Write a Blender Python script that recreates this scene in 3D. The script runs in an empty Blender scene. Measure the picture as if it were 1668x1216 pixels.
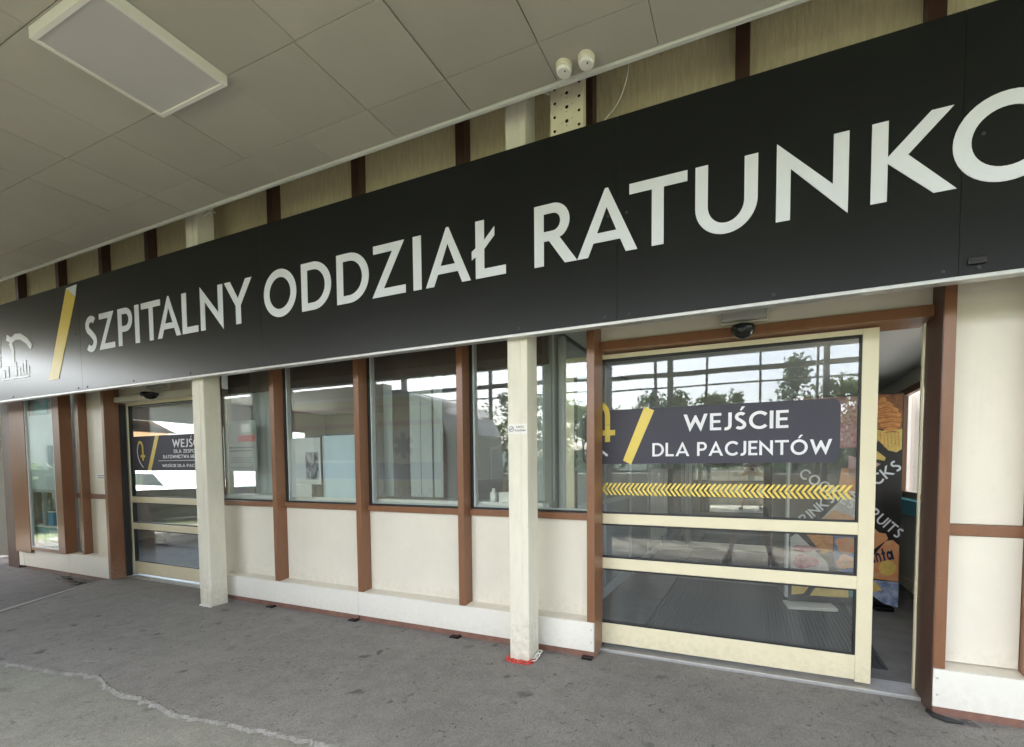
import bpy, bmesh, math, random
from mathutils import Vector, Matrix, geometry
R = math.radians
random.seed(7)
S = bpy.context.scene
COL = S.collection

# ------------------------------------------------------------------ camera
cam_d = bpy.data.cameras.new('camera')
cam = bpy.data.objects.new('camera', cam_d)
COL.objects.link(cam)
S.camera = cam
cam_d.sensor_width = 36.0
cam_d.lens = 716.19 / 1668 * 36
cam_d.shift_x = -110.16 / 1668
cam_d.shift_y = 186.35 / 1668
cam_d.clip_start = 0.02
cam_d.clip_end = 2000
_p, _r, _y = -0.0432, -0.0026, -0.3728
_fw = Vector((math.sin(_y) * math.cos(_p), math.cos(_y) * math.cos(_p), math.sin(_p)))
_rt = Vector((math.cos(_y), -math.sin(_y), 0))
_up = _rt.cross(_fw)
_r2 = _rt * math.cos(_r) + _up * math.sin(_r)
_u2 = -_rt * math.sin(_r) + _up * math.cos(_r)
cam.matrix_world = Matrix(((_r2.x, _u2.x, -_fw.x, 0), (_r2.y, _u2.y, -_fw.y, 0), (_r2.z, _u2.z, -_fw.z, 1.4), (0, 0, 0, 1)))

# ------------------------------------------------------------------ sky, sun, exposure
SUN_EL, SUN_AZ = 57, 222         # soft sun high over the open side of the canopy
W = bpy.data.worlds.new('World')
S.world = W
W.use_nodes = True
nt = W.node_tree
bg = nt.nodes['Background']
sky = nt.nodes.new('ShaderNodeTexSky')
sky.sky_type = 'NISHITA'
sky.sun_disc = False
sky.sun_elevation = R(SUN_EL)
sky.sun_rotation = R(SUN_AZ)
sky.air_density = 1.0
sky.dust_density = 3.5
sky.ozone_density = 0.6
# thin cloud cover: most of the blue is greyed out
bw = nt.nodes.new('ShaderNodeRGBToBW')
nt.links.new(sky.outputs[0], bw.inputs[0])
wm = nt.nodes.new('ShaderNodeMix'); wm.data_type = 'RGBA'; wm.inputs[0].default_value = 0.42
nt.links.new(sky.outputs[0], wm.inputs[6])
wt = nt.nodes.new('ShaderNodeMix'); wt.data_type = 'RGBA'; wt.blend_type = 'MULTIPLY'; wt.inputs[0].default_value = 1.0
nt.links.new(bw.outputs[0], wt.inputs[6]); wt.inputs[7].default_value = (1.03, 1.0, 0.94, 1)
nt.links.new(wt.outputs[2], wm.inputs[7])
nt.links.new(wm.outputs[2], bg.inputs['Color'])
bg.inputs['Strength'].default_value = 0.15
sun_d = bpy.data.lights.new('sun', 'SUN')
sun_d.energy = 2.0
sun_d.angle = R(4)
sun_d.color = (1, 0.96, 0.9)
sun = bpy.data.objects.new('sun', sun_d)
COL.objects.link(sun)
_sd = Vector((math.sin(R(SUN_AZ)) * math.cos(R(SUN_EL)), math.cos(R(SUN_AZ)) * math.cos(R(SUN_EL)), math.sin(R(SUN_EL))))
sun.rotation_euler = _sd.to_track_quat('Z', 'Y').to_euler()
S.view_settings.view_transform = 'Standard'
S.view_settings.look = 'None'
S.view_settings.gamma = 1
S.view_settings.use_curve_mapping = False
S.view_settings.exposure = 3.6
S.render.engine = 'CYCLES'
S.cycles.use_denoising = True
S.cycles.max_bounces = 10
S.cycles.transparent_max_bounces = 24
S.cycles.sample_clamp_indirect = 6


# ------------------------------------------------------------------ materials
def mat(name, c, rough=0.6, noise=0.0, nscale=6.0, bump=0.0, bscale=60.0, spec=0.5, metal=0.0, coat=0.0, stretch=None, c2=None, detail=5):
    m = bpy.data.materials.new(name)
    m.use_nodes = True
    t = m.node_tree
    b = t.nodes['Principled BSDF']
    b.inputs['Roughness'].default_value = rough
    b.inputs['Specular IOR Level'].default_value = spec
    b.inputs['Metallic'].default_value = metal
    b.inputs['Coat Weight'].default_value = coat
    b.inputs['Coat Roughness'].default_value = 0.1
    c = tuple(c) + (1,)
    b.inputs['Base Color'].default_value = c
    if noise or bump:
        g = t.nodes.new('ShaderNodeNewGeometry')
        mp = t.nodes.new('ShaderNodeMapping')
        t.links.new(g.outputs['Position'], mp.inputs[0])
        if stretch:
            mp.inputs['Scale'].default_value = stretch
    if noise:
        n = t.nodes.new('ShaderNodeTexNoise')
        n.inputs['Scale'].default_value = nscale
        n.inputs['Detail'].default_value = detail
        n.inputs['Roughness'].default_value = 0.62
        t.links.new(mp.outputs[0], n.inputs[0])
        r = t.nodes.new('ShaderNodeValToRGB')
        r.color_ramp.elements[0].position = 0.32
        r.color_ramp.elements[1].position = 0.68
        lo = c2 if c2 else [v * (1 - noise) for v in c[:3]]
        r.color_ramp.elements[0].color = tuple(lo[:3]) + (1,)
        r.color_ramp.elements[1].color = c
        t.links.new(n.outputs['Fac'], r.inputs[0])
        t.links.new(r.outputs[0], b.inputs['Base Color'])
    if bump:
        n2 = t.nodes.new('ShaderNodeTexNoise')
        n2.inputs['Scale'].default_value = bscale
        n2.inputs['Detail'].default_value = 4
        t.links.new(mp.outputs[0], n2.inputs[0])
        bp = t.nodes.new('ShaderNodeBump')
        bp.inputs['Strength'].default_value = bump
        bp.inputs['Distance'].default_value = 0.01
        t.links.new(n2.outputs['Fac'], bp.inputs['Height'])
        t.links.new(bp.outputs[0], b.inputs['Normal'])
    return m


def glass_mat(name, tint=(0.93, 0.96, 0.95), r0=0.055, film=0.032):
    m = bpy.data.materials.new(name)
    m.use_nodes = True
    t = m.node_tree
    t.nodes.remove(t.nodes['Principled BSDF'])
    out = t.nodes['Material Output']
    g = t.nodes.new('ShaderNodeNewGeometry')
    d = t.nodes.new('ShaderNodeVectorMath'); d.operation = 'DOT_PRODUCT'
    t.links.new(g.outputs['Incoming'], d.inputs[0]); t.links.new(g.outputs['Normal'], d.inputs[1])
    ab = t.nodes.new('ShaderNodeMath'); ab.operation = 'ABSOLUTE'
    t.links.new(d.outputs['Value'], ab.inputs[0])
    inv = t.nodes.new('ShaderNodeMath'); inv.operation = 'SUBTRACT'; inv.inputs[0].default_value = 1
    t.links.new(ab.outputs[0], inv.inputs[1])
    pw = t.nodes.new('ShaderNodeMath'); pw.operation = 'POWER'; pw.inputs[1].default_value = 5
    t.links.new(inv.outputs[0], pw.inputs[0])
    ma = t.nodes.new('ShaderNodeMath'); ma.operation = 'MULTIPLY_ADD'
    ma.inputs[1].default_value = 1 - r0; ma.inputs[2].default_value = r0
    t.links.new(pw.outputs[0], ma.inputs[0])
    tr = t.nodes.new('ShaderNodeBsdfTransparent'); tr.inputs[0].default_value = tuple(tint) + (1,)
    gl = t.nodes.new('ShaderNodeBsdfGlossy'); gl.inputs['Roughness'].default_value = 0.0
    gl.inputs[0].default_value = (1, 1, 1, 1)
    mx = t.nodes.new('ShaderNodeMixShader')
    t.links.new(ma.outputs[0], mx.inputs[0]); t.links.new(tr.outputs[0], mx.inputs[1]); t.links.new(gl.outputs[0], mx.inputs[2])
    # slight waviness of float glass
    n = t.nodes.new('ShaderNodeTexNoise'); n.inputs['Scale'].default_value = 1.6; n.inputs['Detail'].default_value = 1
    t.links.new(g.outputs['Position'], n.inputs[0])
    bp = t.nodes.new('ShaderNodeBump'); bp.inputs['Strength'].default_value = 0.05; bp.inputs['Distance'].default_value = 0.012
    t.links.new(n.outputs['Fac'], bp.inputs['Height']); t.links.new(bp.outputs[0], gl.inputs['Normal'])
    # thin film of smears that paints in the milky veil of a brighter interior
    df = t.nodes.new('ShaderNodeBsdfDiffuse'); df.inputs[0].default_value = (.8, .8, .78, 1)
    ns = t.nodes.new('ShaderNodeTexNoise'); ns.inputs['Scale'].default_value = 3.5; ns.inputs['Detail'].default_value = 7; ns.inputs['Roughness'].default_value = .65
    mp = t.nodes.new('ShaderNodeMapping'); mp.inputs['Scale'].default_value = (1.6, 1, .5)
    t.links.new(g.outputs['Position'], mp.inputs[0]); t.links.new(mp.outputs[0], ns.inputs[0])
    mr = t.nodes.new('ShaderNodeMapRange'); mr.inputs[1].default_value = .3; mr.inputs[2].default_value = .75
    mr.inputs[3].default_value = film * .4; mr.inputs[4].default_value = film * 1.7
    t.links.new(ns.outputs['Fac'], mr.inputs[0])
    m2 = t.nodes.new('ShaderNodeMixShader')
    t.links.new(mr.outputs[0], m2.inputs[0]); t.links.new(mx.outputs[0], m2.inputs[1]); t.links.new(df.outputs[0], m2.inputs[2])
    t.links.new(m2.outputs[0], out.inputs[0])
    return m


M = {}
M['cream'] = mat('cream_paint', (0.79, 0.745, 0.63), 0.45, 0.07, 2.5, 0.06, 25)
M['cream_col'] = mat('cream_column_paint', (0.80, 0.76, 0.635), 0.5, 0.10, 7, 0.12, 18, stretch=(2, 2, 0.5))
M['plinth'] = mat('plinth_white', (0.81, 0.785, 0.71), 0.4, 0.05, 3, 0.04, 30)
M['brown'] = mat('brown_paint', (0.25, 0.116, 0.060), 0.3, 0.15, 5, 0.05, 40, stretch=(3, 3, 0.6))
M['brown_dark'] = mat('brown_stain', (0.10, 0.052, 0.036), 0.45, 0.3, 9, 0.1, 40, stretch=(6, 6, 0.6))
M['strip'] = mat('terracotta_strip', (0.26, 0.125, 0.09), 0.6, 0.35, 12)
M['frame'] = mat('yellowish_frame_paint', (0.78, 0.71, 0.50), 0.38, 0.05, 4, 0.03, 30)
M['gasket'] = mat('black_gasket', (0.02, 0.02, 0.02), 0.5)
M['inner_frame'] = mat('pale_inner_frame', (0.6, 0.62, 0.62), 0.4)
M['sign'] = mat('dark_sign_board', (0.012, 0.0135, 0.0138), 0.29, 0.2, 1.3, 0.015, 6, spec=0.25)
M['letter'] = mat('white_vinyl', (0.74, 0.77, 0.84), 0.4, 0.04, 8)
M['yellow'] = mat('yellow_vinyl', (0.80, 0.61, 0.11), 0.4, 0.08, 6)
M['alu'] = mat('aluminium', (0.55, 0.55, 0.54), 0.4, 0.15, 20, metal=0.6)
M['ceil'] = mat('ceiling_tile_grey', (0.43, 0.405, 0.345), 0.75, 0.10, 1.4, 0.05, 120)
M['ceil_trim'] = mat('ceiling_trim', (0.62, 0.61, 0.58), 0.45)
M['lamp_frame'] = mat('lamp_frame_white', (0.74, 0.72, 0.66), 0.4)
M['lamp_diff'] = mat('lamp_diffuser', (0.52, 0.50, 0.48), 0.35, 0.05, 3)
M['render'] = mat('rough_plaster', (0.88, 0.79, 0.50), 0.85, 0.5, 20, 0.9, 30, stretch=(3, 3, 0.3), c2=(0.72, 0.63, 0.38))
M['plate'] = mat('perforated_cream', (0.80, 0.74, 0.55), 0.45, 0.06, 12)
M['white'] = mat('white_plastic', (0.82, 0.80, 0.74), 0.4)
M['offwhite'] = mat('aged_plastic', (0.66, 0.62, 0.50), 0.45)
M['black'] = mat('black_plastic', (0.012, 0.012, 0.013), 0.22)
M['rubber'] = mat('black_rubber', (0.025, 0.025, 0.025), 0.7)
M['red'] = mat('red_plastic', (0.62, 0.05, 0.03), 0.4)
M['vinyl_dark'] = mat('door_vinyl_dark', (0.075, 0.073, 0.092), 0.6, spec=0.2)
M['vinyl_white'] = mat('door_vinyl_white', (0.80, 0.80, 0.83), 0.45)
M['clear_plastic'] = mat('grey_clear_plastic', (0.42, 0.42, 0.40), 0.2)
M['glass'] = glass_mat('window_glass')
M['door_glass'] = glass_mat('door_glass', (0.94, 0.96, 0.95), 0.056)
M['inner_glass'] = glass_mat('inner_door_glass', (0.42, 0.44, 0.44), 0.5, 0.01)
M['frost'] = mat('frosted_film', (0.60, 0.72, 0.76), 0.5, 0.06, 2)
M['paper'] = mat('paper', (0.62, 0.64, 0.62), 0.7, 0.05, 5)
M['poster_grey'] = mat('poster_grey', (0.40, 0.42, 0.38), 0.6, 0.06, 5)
M['ink'] = mat('ink', (0.04, 0.04, 0.045), 0.7)
M['red_print'] = mat('red_print', (0.5, 0.06, 0.06), 0.6)
M['purple_ink'] = mat('purple_ink', (0.14, 0.12, 0.22), 0.6)
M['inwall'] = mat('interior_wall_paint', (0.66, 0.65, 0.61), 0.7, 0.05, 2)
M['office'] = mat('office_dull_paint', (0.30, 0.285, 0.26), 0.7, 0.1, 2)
M['wing'] = mat('grey_brown_render', (0.42, 0.40, 0.36), 0.85, 0.25, 1.5)
M['ingrey'] = mat('interior_grey_panel', (0.36, 0.39, 0.42), 0.4, 0.08, 2)
M['infloor'] = mat('lobby_floor', (0.21, 0.20, 0.19), 0.6, 0.3, 5, 0.2, 90)
M['matrib'] = mat('door_mat', (0.085, 0.092, 0.094), 0.75, 0.35, 40)
M['cyan'] = mat('turquoise_paint', (0.12, 0.58, 0.70), 0.4, 0.08, 4)
M['blue'] = mat('blue_plastic', (0.02, 0.30, 0.62), 0.35)
M['added_pink_wall'] = mat('pinkish_wall', (0.46, 0.29, 0.20), 0.8, 0.06, 2)
M['blind'] = mat('pale_blind', (0.44, 0.47, 0.46), 0.7, 0.05, 6)
M['skin'] = mat('skin', (0.74, 0.50, 0.40), 0.5)
M['shirt'] = mat('pale_shirt', (0.85, 0.80, 0.70), 0.8)
M['shorts'] = mat('dark_shorts', (0.10, 0.09, 0.08), 0.8)
M['hair'] = mat('dark_hair', (0.05, 0.03, 0.02), 0.7)
M['amb_white'] = mat('van_white', (0.70, 0.70, 0.66), 0.25, coat=0.5)
M['amb_yellow'] = mat('van_yellow', (0.72, 0.62, 0.10), 0.25, coat=0.5)
M['amb_red'] = mat('van_red', (0.52, 0.03, 0.03), 0.3, coat=0.5)
M['amb_blue'] = mat('van_blue', (0.03, 0.07, 0.28), 0.3)
M['dark_glass'] = mat('dark_glass', (0.02, 0.025, 0.03), 0.05)
M['leaf'] = mat('leaf_green', (0.14, 0.18, 0.065), 0.55, 0.4, 2.5)
M['leaf_dark'] = mat('leaf_dark', (0.09, 0.135, 0.06), 0.55, 0.4, 2.5)
def leafy(m):
    t = m.node_tree
    b = t.nodes['Principled BSDF']
    tr = t.nodes.new('ShaderNodeBsdfTranslucent')
    src = b.inputs['Base Color'].links[0].from_socket
    t.links.new(src, tr.inputs[0])
    mx = t.nodes.new('ShaderNodeMixShader'); mx.inputs[0].default_value = 0.5
    t.links.new(b.outputs[0], mx.inputs[1]); t.links.new(tr.outputs[0], mx.inputs[2])
    t.links.new(mx.outputs[0], t.nodes['Material Output'].inputs[0])


leafy(M['leaf']); leafy(M['leaf_dark'])
M['bark'] = mat('bark', (0.10, 0.075, 0.05), 0.9, 0.4, 8)
M['steel_grey'] = mat('grey_steel', (0.40, 0.40, 0.40), 0.45)
M['hill'] = mat('forest_hill', (0.07, 0.11, 0.08), 0.9, 0.4, 0.05)
M['grass'] = mat('grass_ground', (0.10, 0.13, 0.045), 0.9, 0.4, 0.4)
M['concrete_bright'] = mat('bright_concrete', (0.55, 0.54, 0.50), 0.9, 0.15, 0.6)
M['orange_wall'] = mat('orange_plaster', (0.62, 0.36, 0.20), 0.85, 0.08, 1)


def per_object(m, amt):
    t = m.node_tree
    b = t.nodes['Principled BSDF']
    oi = t.nodes.new('ShaderNodeObjectInfo')
    mr = t.nodes.new('ShaderNodeMapRange'); mr.inputs[3].default_value = 1 - amt; mr.inputs[4].default_value = 1 + amt
    t.links.new(oi.outputs['Random'], mr.inputs[0])
    x = t.nodes.new('ShaderNodeVectorMath'); x.operation = 'SCALE'
    t.links.new(b.inputs['Base Color'].links[0].from_socket, x.inputs[0]); t.links.new(mr.outputs[0], x.inputs['Scale'])
    t.links.new(x.outputs[0], b.inputs['Base Color'])


per_object(M['ceil'], .045)
per_object(M['cream'], .02)


def asphalt(name, base, stain, light):
    m = bpy.data.materials.new(name)
    m.use_nodes = True
    t = m.node_tree
    b = t.nodes['Principled BSDF']
    b.inputs['Roughness'].default_value = 0.82
    b.inputs['Specular IOR Level'].default_value = 0.3
    g = t.nodes.new('ShaderNodeNewGeometry')

    def noise(sc, det=6, rough=0.6):
        n = t.nodes.new('ShaderNodeTexNoise')
        n.inputs['Scale'].default_value = sc; n.inputs['Detail'].default_value = det; n.inputs['Roughness'].default_value = rough
        t.links.new(g.outputs['Position'], n.inputs[0])
        return n.outputs['Fac']

    def ramp(f, p0, p1, c0, c1):
        r = t.nodes.new('ShaderNodeValToRGB')
        r.color_ramp.elements[0].position = p0; r.color_ramp.elements[1].position = p1
        r.color_ramp.elements[0].color = tuple(c0) + (1,); r.color_ramp.elements[1].color = tuple(c1) + (1,)
        t.links.new(f, r.inputs[0])
        return r.outputs[0]

    def mix(kind, f, a, bb):
        x = t.nodes.new('ShaderNodeMix'); x.data_type = 'RGBA'; x.blend_type = kind
        if isinstance(f, float): x.inputs[0].default_value = f
        else: t.links.new(f, x.inputs[0])
        t.links.new(a, x.inputs[6]); t.links.new(bb, x.inputs[7])
        return x.outputs[2]
    c = ramp(noise(1.1, 7), 0.30, 0.70, [v * 0.82 for v in base], base)
    c = mix('MULTIPLY', 1.0, c, ramp(noise(7, 6, 0.7), 0.33, 0.60, (0.87, 0.87, 0.87), (1.05, 1.05, 1.04)))
    c = mix('MULTIPLY', 1.0, c, ramp(noise(150, 3, .7), 0.36, 0.64, (0.82, 0.82, 0.82), (1.17, 1.17, 1.16)))
    # dark spots
    v = t.nodes.new('ShaderNodeTexVoronoi'); v.feature = 'F1'; v.inputs['Scale'].default_value = 4.2; v.inputs['Randomness'].default_value = 1
    w1 = t.nodes.new('ShaderNodeVectorMath'); w1.operation = 'MULTIPLY_ADD'
    nn = t.nodes.new('ShaderNodeTexNoise'); nn.inputs['Scale'].default_value = 9
    t.links.new(g.outputs['Position'], nn.inputs[0])
    t.links.new(nn.outputs['Color'], w1.inputs[0]); w1.inputs[1].default_value = (0.16, 0.16, 0.0)
    t.links.new(g.outputs['Position'], w1.inputs[2])
    t.links.new(w1.outputs[0], v.inputs['Vector'])
    sp = ramp(v.outputs['Distance'], 0.10, 0.20, (1, 1, 1), (0, 0, 0))
    vs = ramp(noise(0.9, 3), 0.44, 0.54, (0, 0, 0), (1, 1, 1))
    mk = mix('MULTIPLY', 1.0, sp, vs)
    sc = t.nodes.new('ShaderNodeRGB'); sc.outputs[0].default_value = tuple(stain) + (1,)
    c = mix('MIX', mk, c, sc.outputs[0])
    # small pale chips
    v2 = t.nodes.new('ShaderNodeTexVoronoi'); v2.inputs['Scale'].default_value = 7
    t.links.new(g.outputs['Position'], v2.inputs['Vector'])
    s2 = ramp(v2.outputs['Distance'], 0.035, 0.055, (1, 1, 1), (0, 0, 0))
    v3 = ramp(noise(2.3, 2), 0.56, 0.60, (0, 0, 0), (1, 1, 1))
    lc = t.nodes.new('ShaderNodeRGB'); lc.outputs[0].default_value = tuple(light) + (1,)
    c = mix('MIX', mix('MULTIPLY', 1.0, s2, v3), c, lc.outputs[0])
    # small scattered specks, dark and light, and stone grain
    for sc_, th, lo_, hi_, colr in ((9, .10, .50, .56, [v * .85 for v in stain]), (15, .13, .43, .50, [v * .8 for v in stain]), (31, .15, .47, .54, stain), (24, .08, .52, .57, light)):
        vv = t.nodes.new('ShaderNodeTexVoronoi'); vv.inputs['Scale'].default_value = sc_
        t.links.new(w1.outputs[0] if sc_ != 24 else g.outputs['Position'], vv.inputs['Vector'])
        ma = ramp(vv.outputs['Distance'], th * .6, th * 1.5, (1, 1, 1), (0, 0, 0))
        mb = ramp(noise(sc_ * .22, 3), lo_, hi_, (0, 0, 0), (.8, .8, .8))
        cc = t.nodes.new('ShaderNodeRGB'); cc.outputs[0].default_value = tuple(colr) + (1,)
        c = mix('MIX', mix('MULTIPLY', 1.0, ma, mb), c, cc.outputs[0])
    va_ = t.nodes.new('ShaderNodeTexVoronoi'); va_.inputs['Scale'].default_value = 110
    t.links.new(g.outputs['Position'], va_.inputs['Vector'])
    gb_ = t.nodes.new('ShaderNodeRGBToBW'); t.links.new(va_.outputs['Color'], gb_.inputs[0])
    c = mix('MULTIPLY', 1.0, c, ramp(gb_.outputs[0], .15, .85, (.88, .88, .88), (1.12, 1.12, 1.11)))
    t.links.new(c, b.inputs['Base Color'])
    n2 = t.nodes.new('ShaderNodeTexNoise'); n2.inputs['Scale'].default_value = 160; n2.inputs['Detail'].default_value = 3
    t.links.new(g.outputs['Position'], n2.inputs[0])
    n3 = t.nodes.new('ShaderNodeTexNoise'); n3.inputs['Scale'].default_value = 5; n3.inputs['Detail'].default_value = 4
    t.links.new(g.outputs['Position'], n3.inputs[0])
    ad = t.nodes.new('ShaderNodeMath'); ad.operation = 'MULTIPLY_ADD'; ad.inputs[1].default_value = 2.2
    t.links.new(n3.outputs['Fac'], ad.inputs[0]); t.links.new(n2.outputs['Fac'], ad.inputs[2])
    bp = t.nodes.new('ShaderNodeBump'); bp.inputs['Strength'].default_value = 0.5; bp.inputs['Distance'].default_value = 0.006
    t.links.new(ad.outputs[0], bp.inputs['Height']); t.links.new(bp.outputs[0], b.inputs['Normal'])
    return m


M['asphalt'] = asphalt('asphalt', (0.262, 0.248, 0.234), (0.115, 0.110, 0.106), (0.38, 0.36, 0.33))
M['asphalt_old'] = asphalt('old_asphalt', (0.14, 0.128, 0.12), (0.06, 0.032, 0.03), (0.2, 0.19, 0.17))
M['drive'] = asphalt('driveway_concrete', (0.285, 0.280, 0.245), (0.17, 0.166, 0.145), (0.30, 0.30, 0.27))
M['seam'] = mat('pale_mortar', (0.29, 0.28, 0.255), 0.9, 0.4, 18, 0.6, 60)


def soil(m, z0, z1, colr, amt, sc=22, sx=1.0, sz=1.0):
    """splashed dirt: patchy marks that thin out from height z0 up to z1"""
    t = m.node_tree
    b = t.nodes['Principled BSDF']
    g = t.nodes.new('ShaderNodeNewGeometry')
    sp = t.nodes.new('ShaderNodeSeparateXYZ'); t.links.new(g.outputs['Position'], sp.inputs[0])
    mr = t.nodes.new('ShaderNodeMapRange'); mr.inputs[1].default_value = z0; mr.inputs[2].default_value = z1
    mr.inputs[3].default_value = 0.34; mr.inputs[4].default_value = 0.0
    t.links.new(sp.outputs[2], mr.inputs[0])
    mp = t.nodes.new('ShaderNodeMapping'); mp.inputs['Scale'].default_value = (sx, sx, sz)
    t.links.new(g.outputs['Position'], mp.inputs[0])
    n = t.nodes.new('ShaderNodeTexNoise'); n.inputs['Scale'].default_value = sc; n.inputs['Detail'].default_value = 6; n.inputs['Roughness'].default_value = .7
    t.links.new(mp.outputs[0], n.inputs[0])
    ad = t.nodes.new('ShaderNodeMath'); ad.operation = 'ADD'
    t.links.new(n.outputs['Fac'], ad.inputs[0]); t.links.new(mr.outputs[0], ad.inputs[1])
    r = t.nodes.new('ShaderNodeValToRGB')
    r.color_ramp.elements[0].position = .60; r.color_ramp.elements[1].position = .86
    r.color_ramp.elements[0].color = (0, 0, 0, 1); r.color_ramp.elements[1].color = (amt, amt, amt, 1)
    t.links.new(ad.outputs[0], r.inputs[0])
    x = t.nodes.new('ShaderNodeMix'); x.data_type = 'RGBA'
    t.links.new(r.outputs[0], x.inputs[0])
    lk = b.inputs['Base Color'].links
    if lk: t.links.new(lk[0].from_socket, x.inputs[6])
    else: x.inputs[6].default_value = b.inputs['Base Color'].default_value
    x.inputs[7].default_value = tuple(colr) + (1,)
    t.links.new(x.outputs[2], b.inputs['Base Color'])


soil(M['plinth'], .04, .24, (.56, .51, .43), .24, 26)
soil(M['cream_col'], .0, .45, (.46, .41, .34), .5, 20)
soil(M['cream_col'], -5, -4, (.50, .45, .36), .55, 30, 1.0, .12)
soil(M['cream'], .26, .42, (.56, .51, .43), .35, 24)
soil(M['cream'], -5, -4, (.64, .60, .52), .35, 14, 1.0, .08)
soil(M['brown'], .0, .35, (.33, .22, .16), .6, 30)
soil(M['brown'], -5, -4, (.42, .27, .19), .6, 70)
soil(M['frame'], .02, .22, (.52, .46, .33), .4, 24)
soil(M['strip'], -.05, .06, (.16, .12, .10), .8, 30)


# ------------------------------------------------------------------ builders
class B:
    """collects shapes in world coordinates, then links them as one mesh object"""
    def __init__(s):
        s.bm = bmesh.new()

    def box(s, x0, x1, y0, y1, z0, z1, bev=0.0):
        r = bmesh.ops.create_cube(s.bm, size=1)
        vs = r['verts']
        for v in vs:
            v.co = Vector((x0 if v.co.x < 0 else x1, y0 if v.co.y < 0 else y1, z0 if v.co.z < 0 else z1))
        if bev:
            es = list({e for v in vs for e in v.link_edges})
            bmesh.ops.bevel(s.bm, geom=es, offset=bev, segments=2, profile=0.6, affect='EDGES')
        return s

    def tube(s, pts, r, seg=8, closed=False):
        pts = [Vector(p) for p in pts]
        n = len(pts)
        rings = []
        for i, p in enumerate(pts):
            a = pts[(i - 1) % n] if (closed or i > 0) else p
            c = pts[(i + 1) % n] if (closed or i < n - 1) else p
            d = (c - a).normalized()
            u = d.cross(Vector((0, 0, 1)))
            if u.length < 1e-3:
                u = d.cross(Vector((1, 0, 0)))
            u.normalize()
            w = d.cross(u)
            rr = r[i] if isinstance(r, (list, tuple)) else r
            rings.append([s.bm.verts.new(p + (u * math.cos(2 * math.pi * k / seg) + w * math.sin(2 * math.pi * k / seg)) * rr) for k in range(seg)])
        m = n if closed else n - 1
        for i in range(m):
            A, C = rings[i], rings[(i + 1) % n]
            for k in range(seg):
                s.bm.faces.new((A[k], A[(k + 1) % seg], C[(k + 1) % seg], C[k]))
        if not closed:
            s.bm.faces.new(rings[0][::-1])
            s.bm.faces.new(rings[-1])
        return s

    def lathe(s, prof, c, axis='Z', seg=24):
        """prof: (radius, height) list; axis Z, or -Y (pointing at the camera)"""
        rings = []
        for r, h in prof:
            ring = []
            for k in range(seg):
                a = 2 * math.pi * k / seg
                if axis == 'Z':
                    p = (c[0] + r * math.cos(a), c[1] + r * math.sin(a), c[2] + h)
                else:
                    p = (c[0] + r * math.cos(a), c[1] - h, c[2] + r * math.sin(a))
                ring.append(s.bm.verts.new(p))
            rings.append(ring)
        for A, C in zip(rings, rings[1:]):
            for k in range(seg):
                s.bm.faces.new((A[k], A[(k + 1) % seg], C[(k + 1) % seg], C[k]))
        s.bm.faces.new(rings[0][::-1])
        s.bm.faces.new(rings[-1])
        return s

    def shape(s, contours, f, depth):
        """contours: [outer, hole, ...] of 2D points; f(u, v, d) -> world point, d from 0 (front) to depth (back)"""
        vl = [[Vector((a, b, 0)) for a, b in c] for c in contours]
        flat = [p for c in vl for p in c]
        tris = geometry.tessellate_polygon(vl)
        fr = [s.bm.verts.new(f(p.x, p.y, 0)) for p in flat]
        for t in tris:
            try:
                s.bm.faces.new([fr[i] for i in t])
            except ValueError:
                pass
        if depth:
            bk = [s.bm.verts.new(f(p.x, p.y, depth)) for p in flat]
            o = 0
            for c in vl:
                n = len(c)
                for i in range(n):
                    j = (i + 1) % n
                    s.bm.faces.new((fr[o + i], fr[o + j], bk[o + j], bk[o + i]))
                o += n
        return s

    def poly(s, pts):
        s.bm.faces.new([s.bm.verts.new(p) for p in pts])
        return s

    def mesh(s, name, loc=(0, 0, 0), smooth=False):
        bmesh.ops.recalc_face_normals(s.bm, faces=s.bm.faces)
        me = bpy.data.meshes.new(name)
        for v in s.bm.verts:
            v.co -= Vector(loc)
        s.bm.to_mesh(me)
        s.bm.free()
        if smooth:
            for p in me.polygons:
                p.use_smooth = True
        return me


def tag(o, label=None, cat=None, group=None, kind=None):
    if label: o['label'] = label
    if cat: o['category'] = cat
    if group: o['group'] = group
    if kind: o['kind'] = kind
    return o


ORIG = {}


def thing(name, label, cat, loc=(0, 0, 0), group=None):
    o = bpy.data.objects.new(name, None)
    o.empty_display_size = 0.1
    COL.objects.link(o)
    o.location = loc
    ORIG[o] = Vector(loc)
    return tag(o, label, cat, group)


def part(name, b, m, parent, label=None, smooth=False):
    loc = ORIG[parent]
    o = bpy.data.objects.new(name, b.mesh(name, loc, smooth))
    o.data.materials.append(M[m] if isinstance(m, str) else m)
    COL.objects.link(o)
    o.parent = parent
    ORIG[o] = loc
    if label: o['label'] = label
    return o


def solo(name, b, m, loc, label, cat, group=None, smooth=False):
    o = bpy.data.objects.new(name, b.mesh(name, loc, smooth))
    o.data.materials.append(M[m])
    o.location = loc
    COL.objects.link(o)
    ORIG[o] = Vector(loc)
    return tag(o, label, cat, group)


def struct(name, b, m, parent=None):
    if parent is not None:
        return part(name, b, m, parent)
    o = bpy.data.objects.new(name, b.mesh(name))
    o.data.materials.append(M[m])
    COL.objects.link(o)
    ORIG[o] = Vector((0, 0, 0))
    o['kind'] = 'structure'
    return o


def copy_tree(o, loc, parent=None):
    c = o.copy()
    COL.objects.link(c)
    if parent is None:
        c.location = loc
        ORIG[c] = Vector(loc)
    else:
        c.parent = parent
    for ch in o.children:
        copy_tree(ch, loc, c)
    return c


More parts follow.
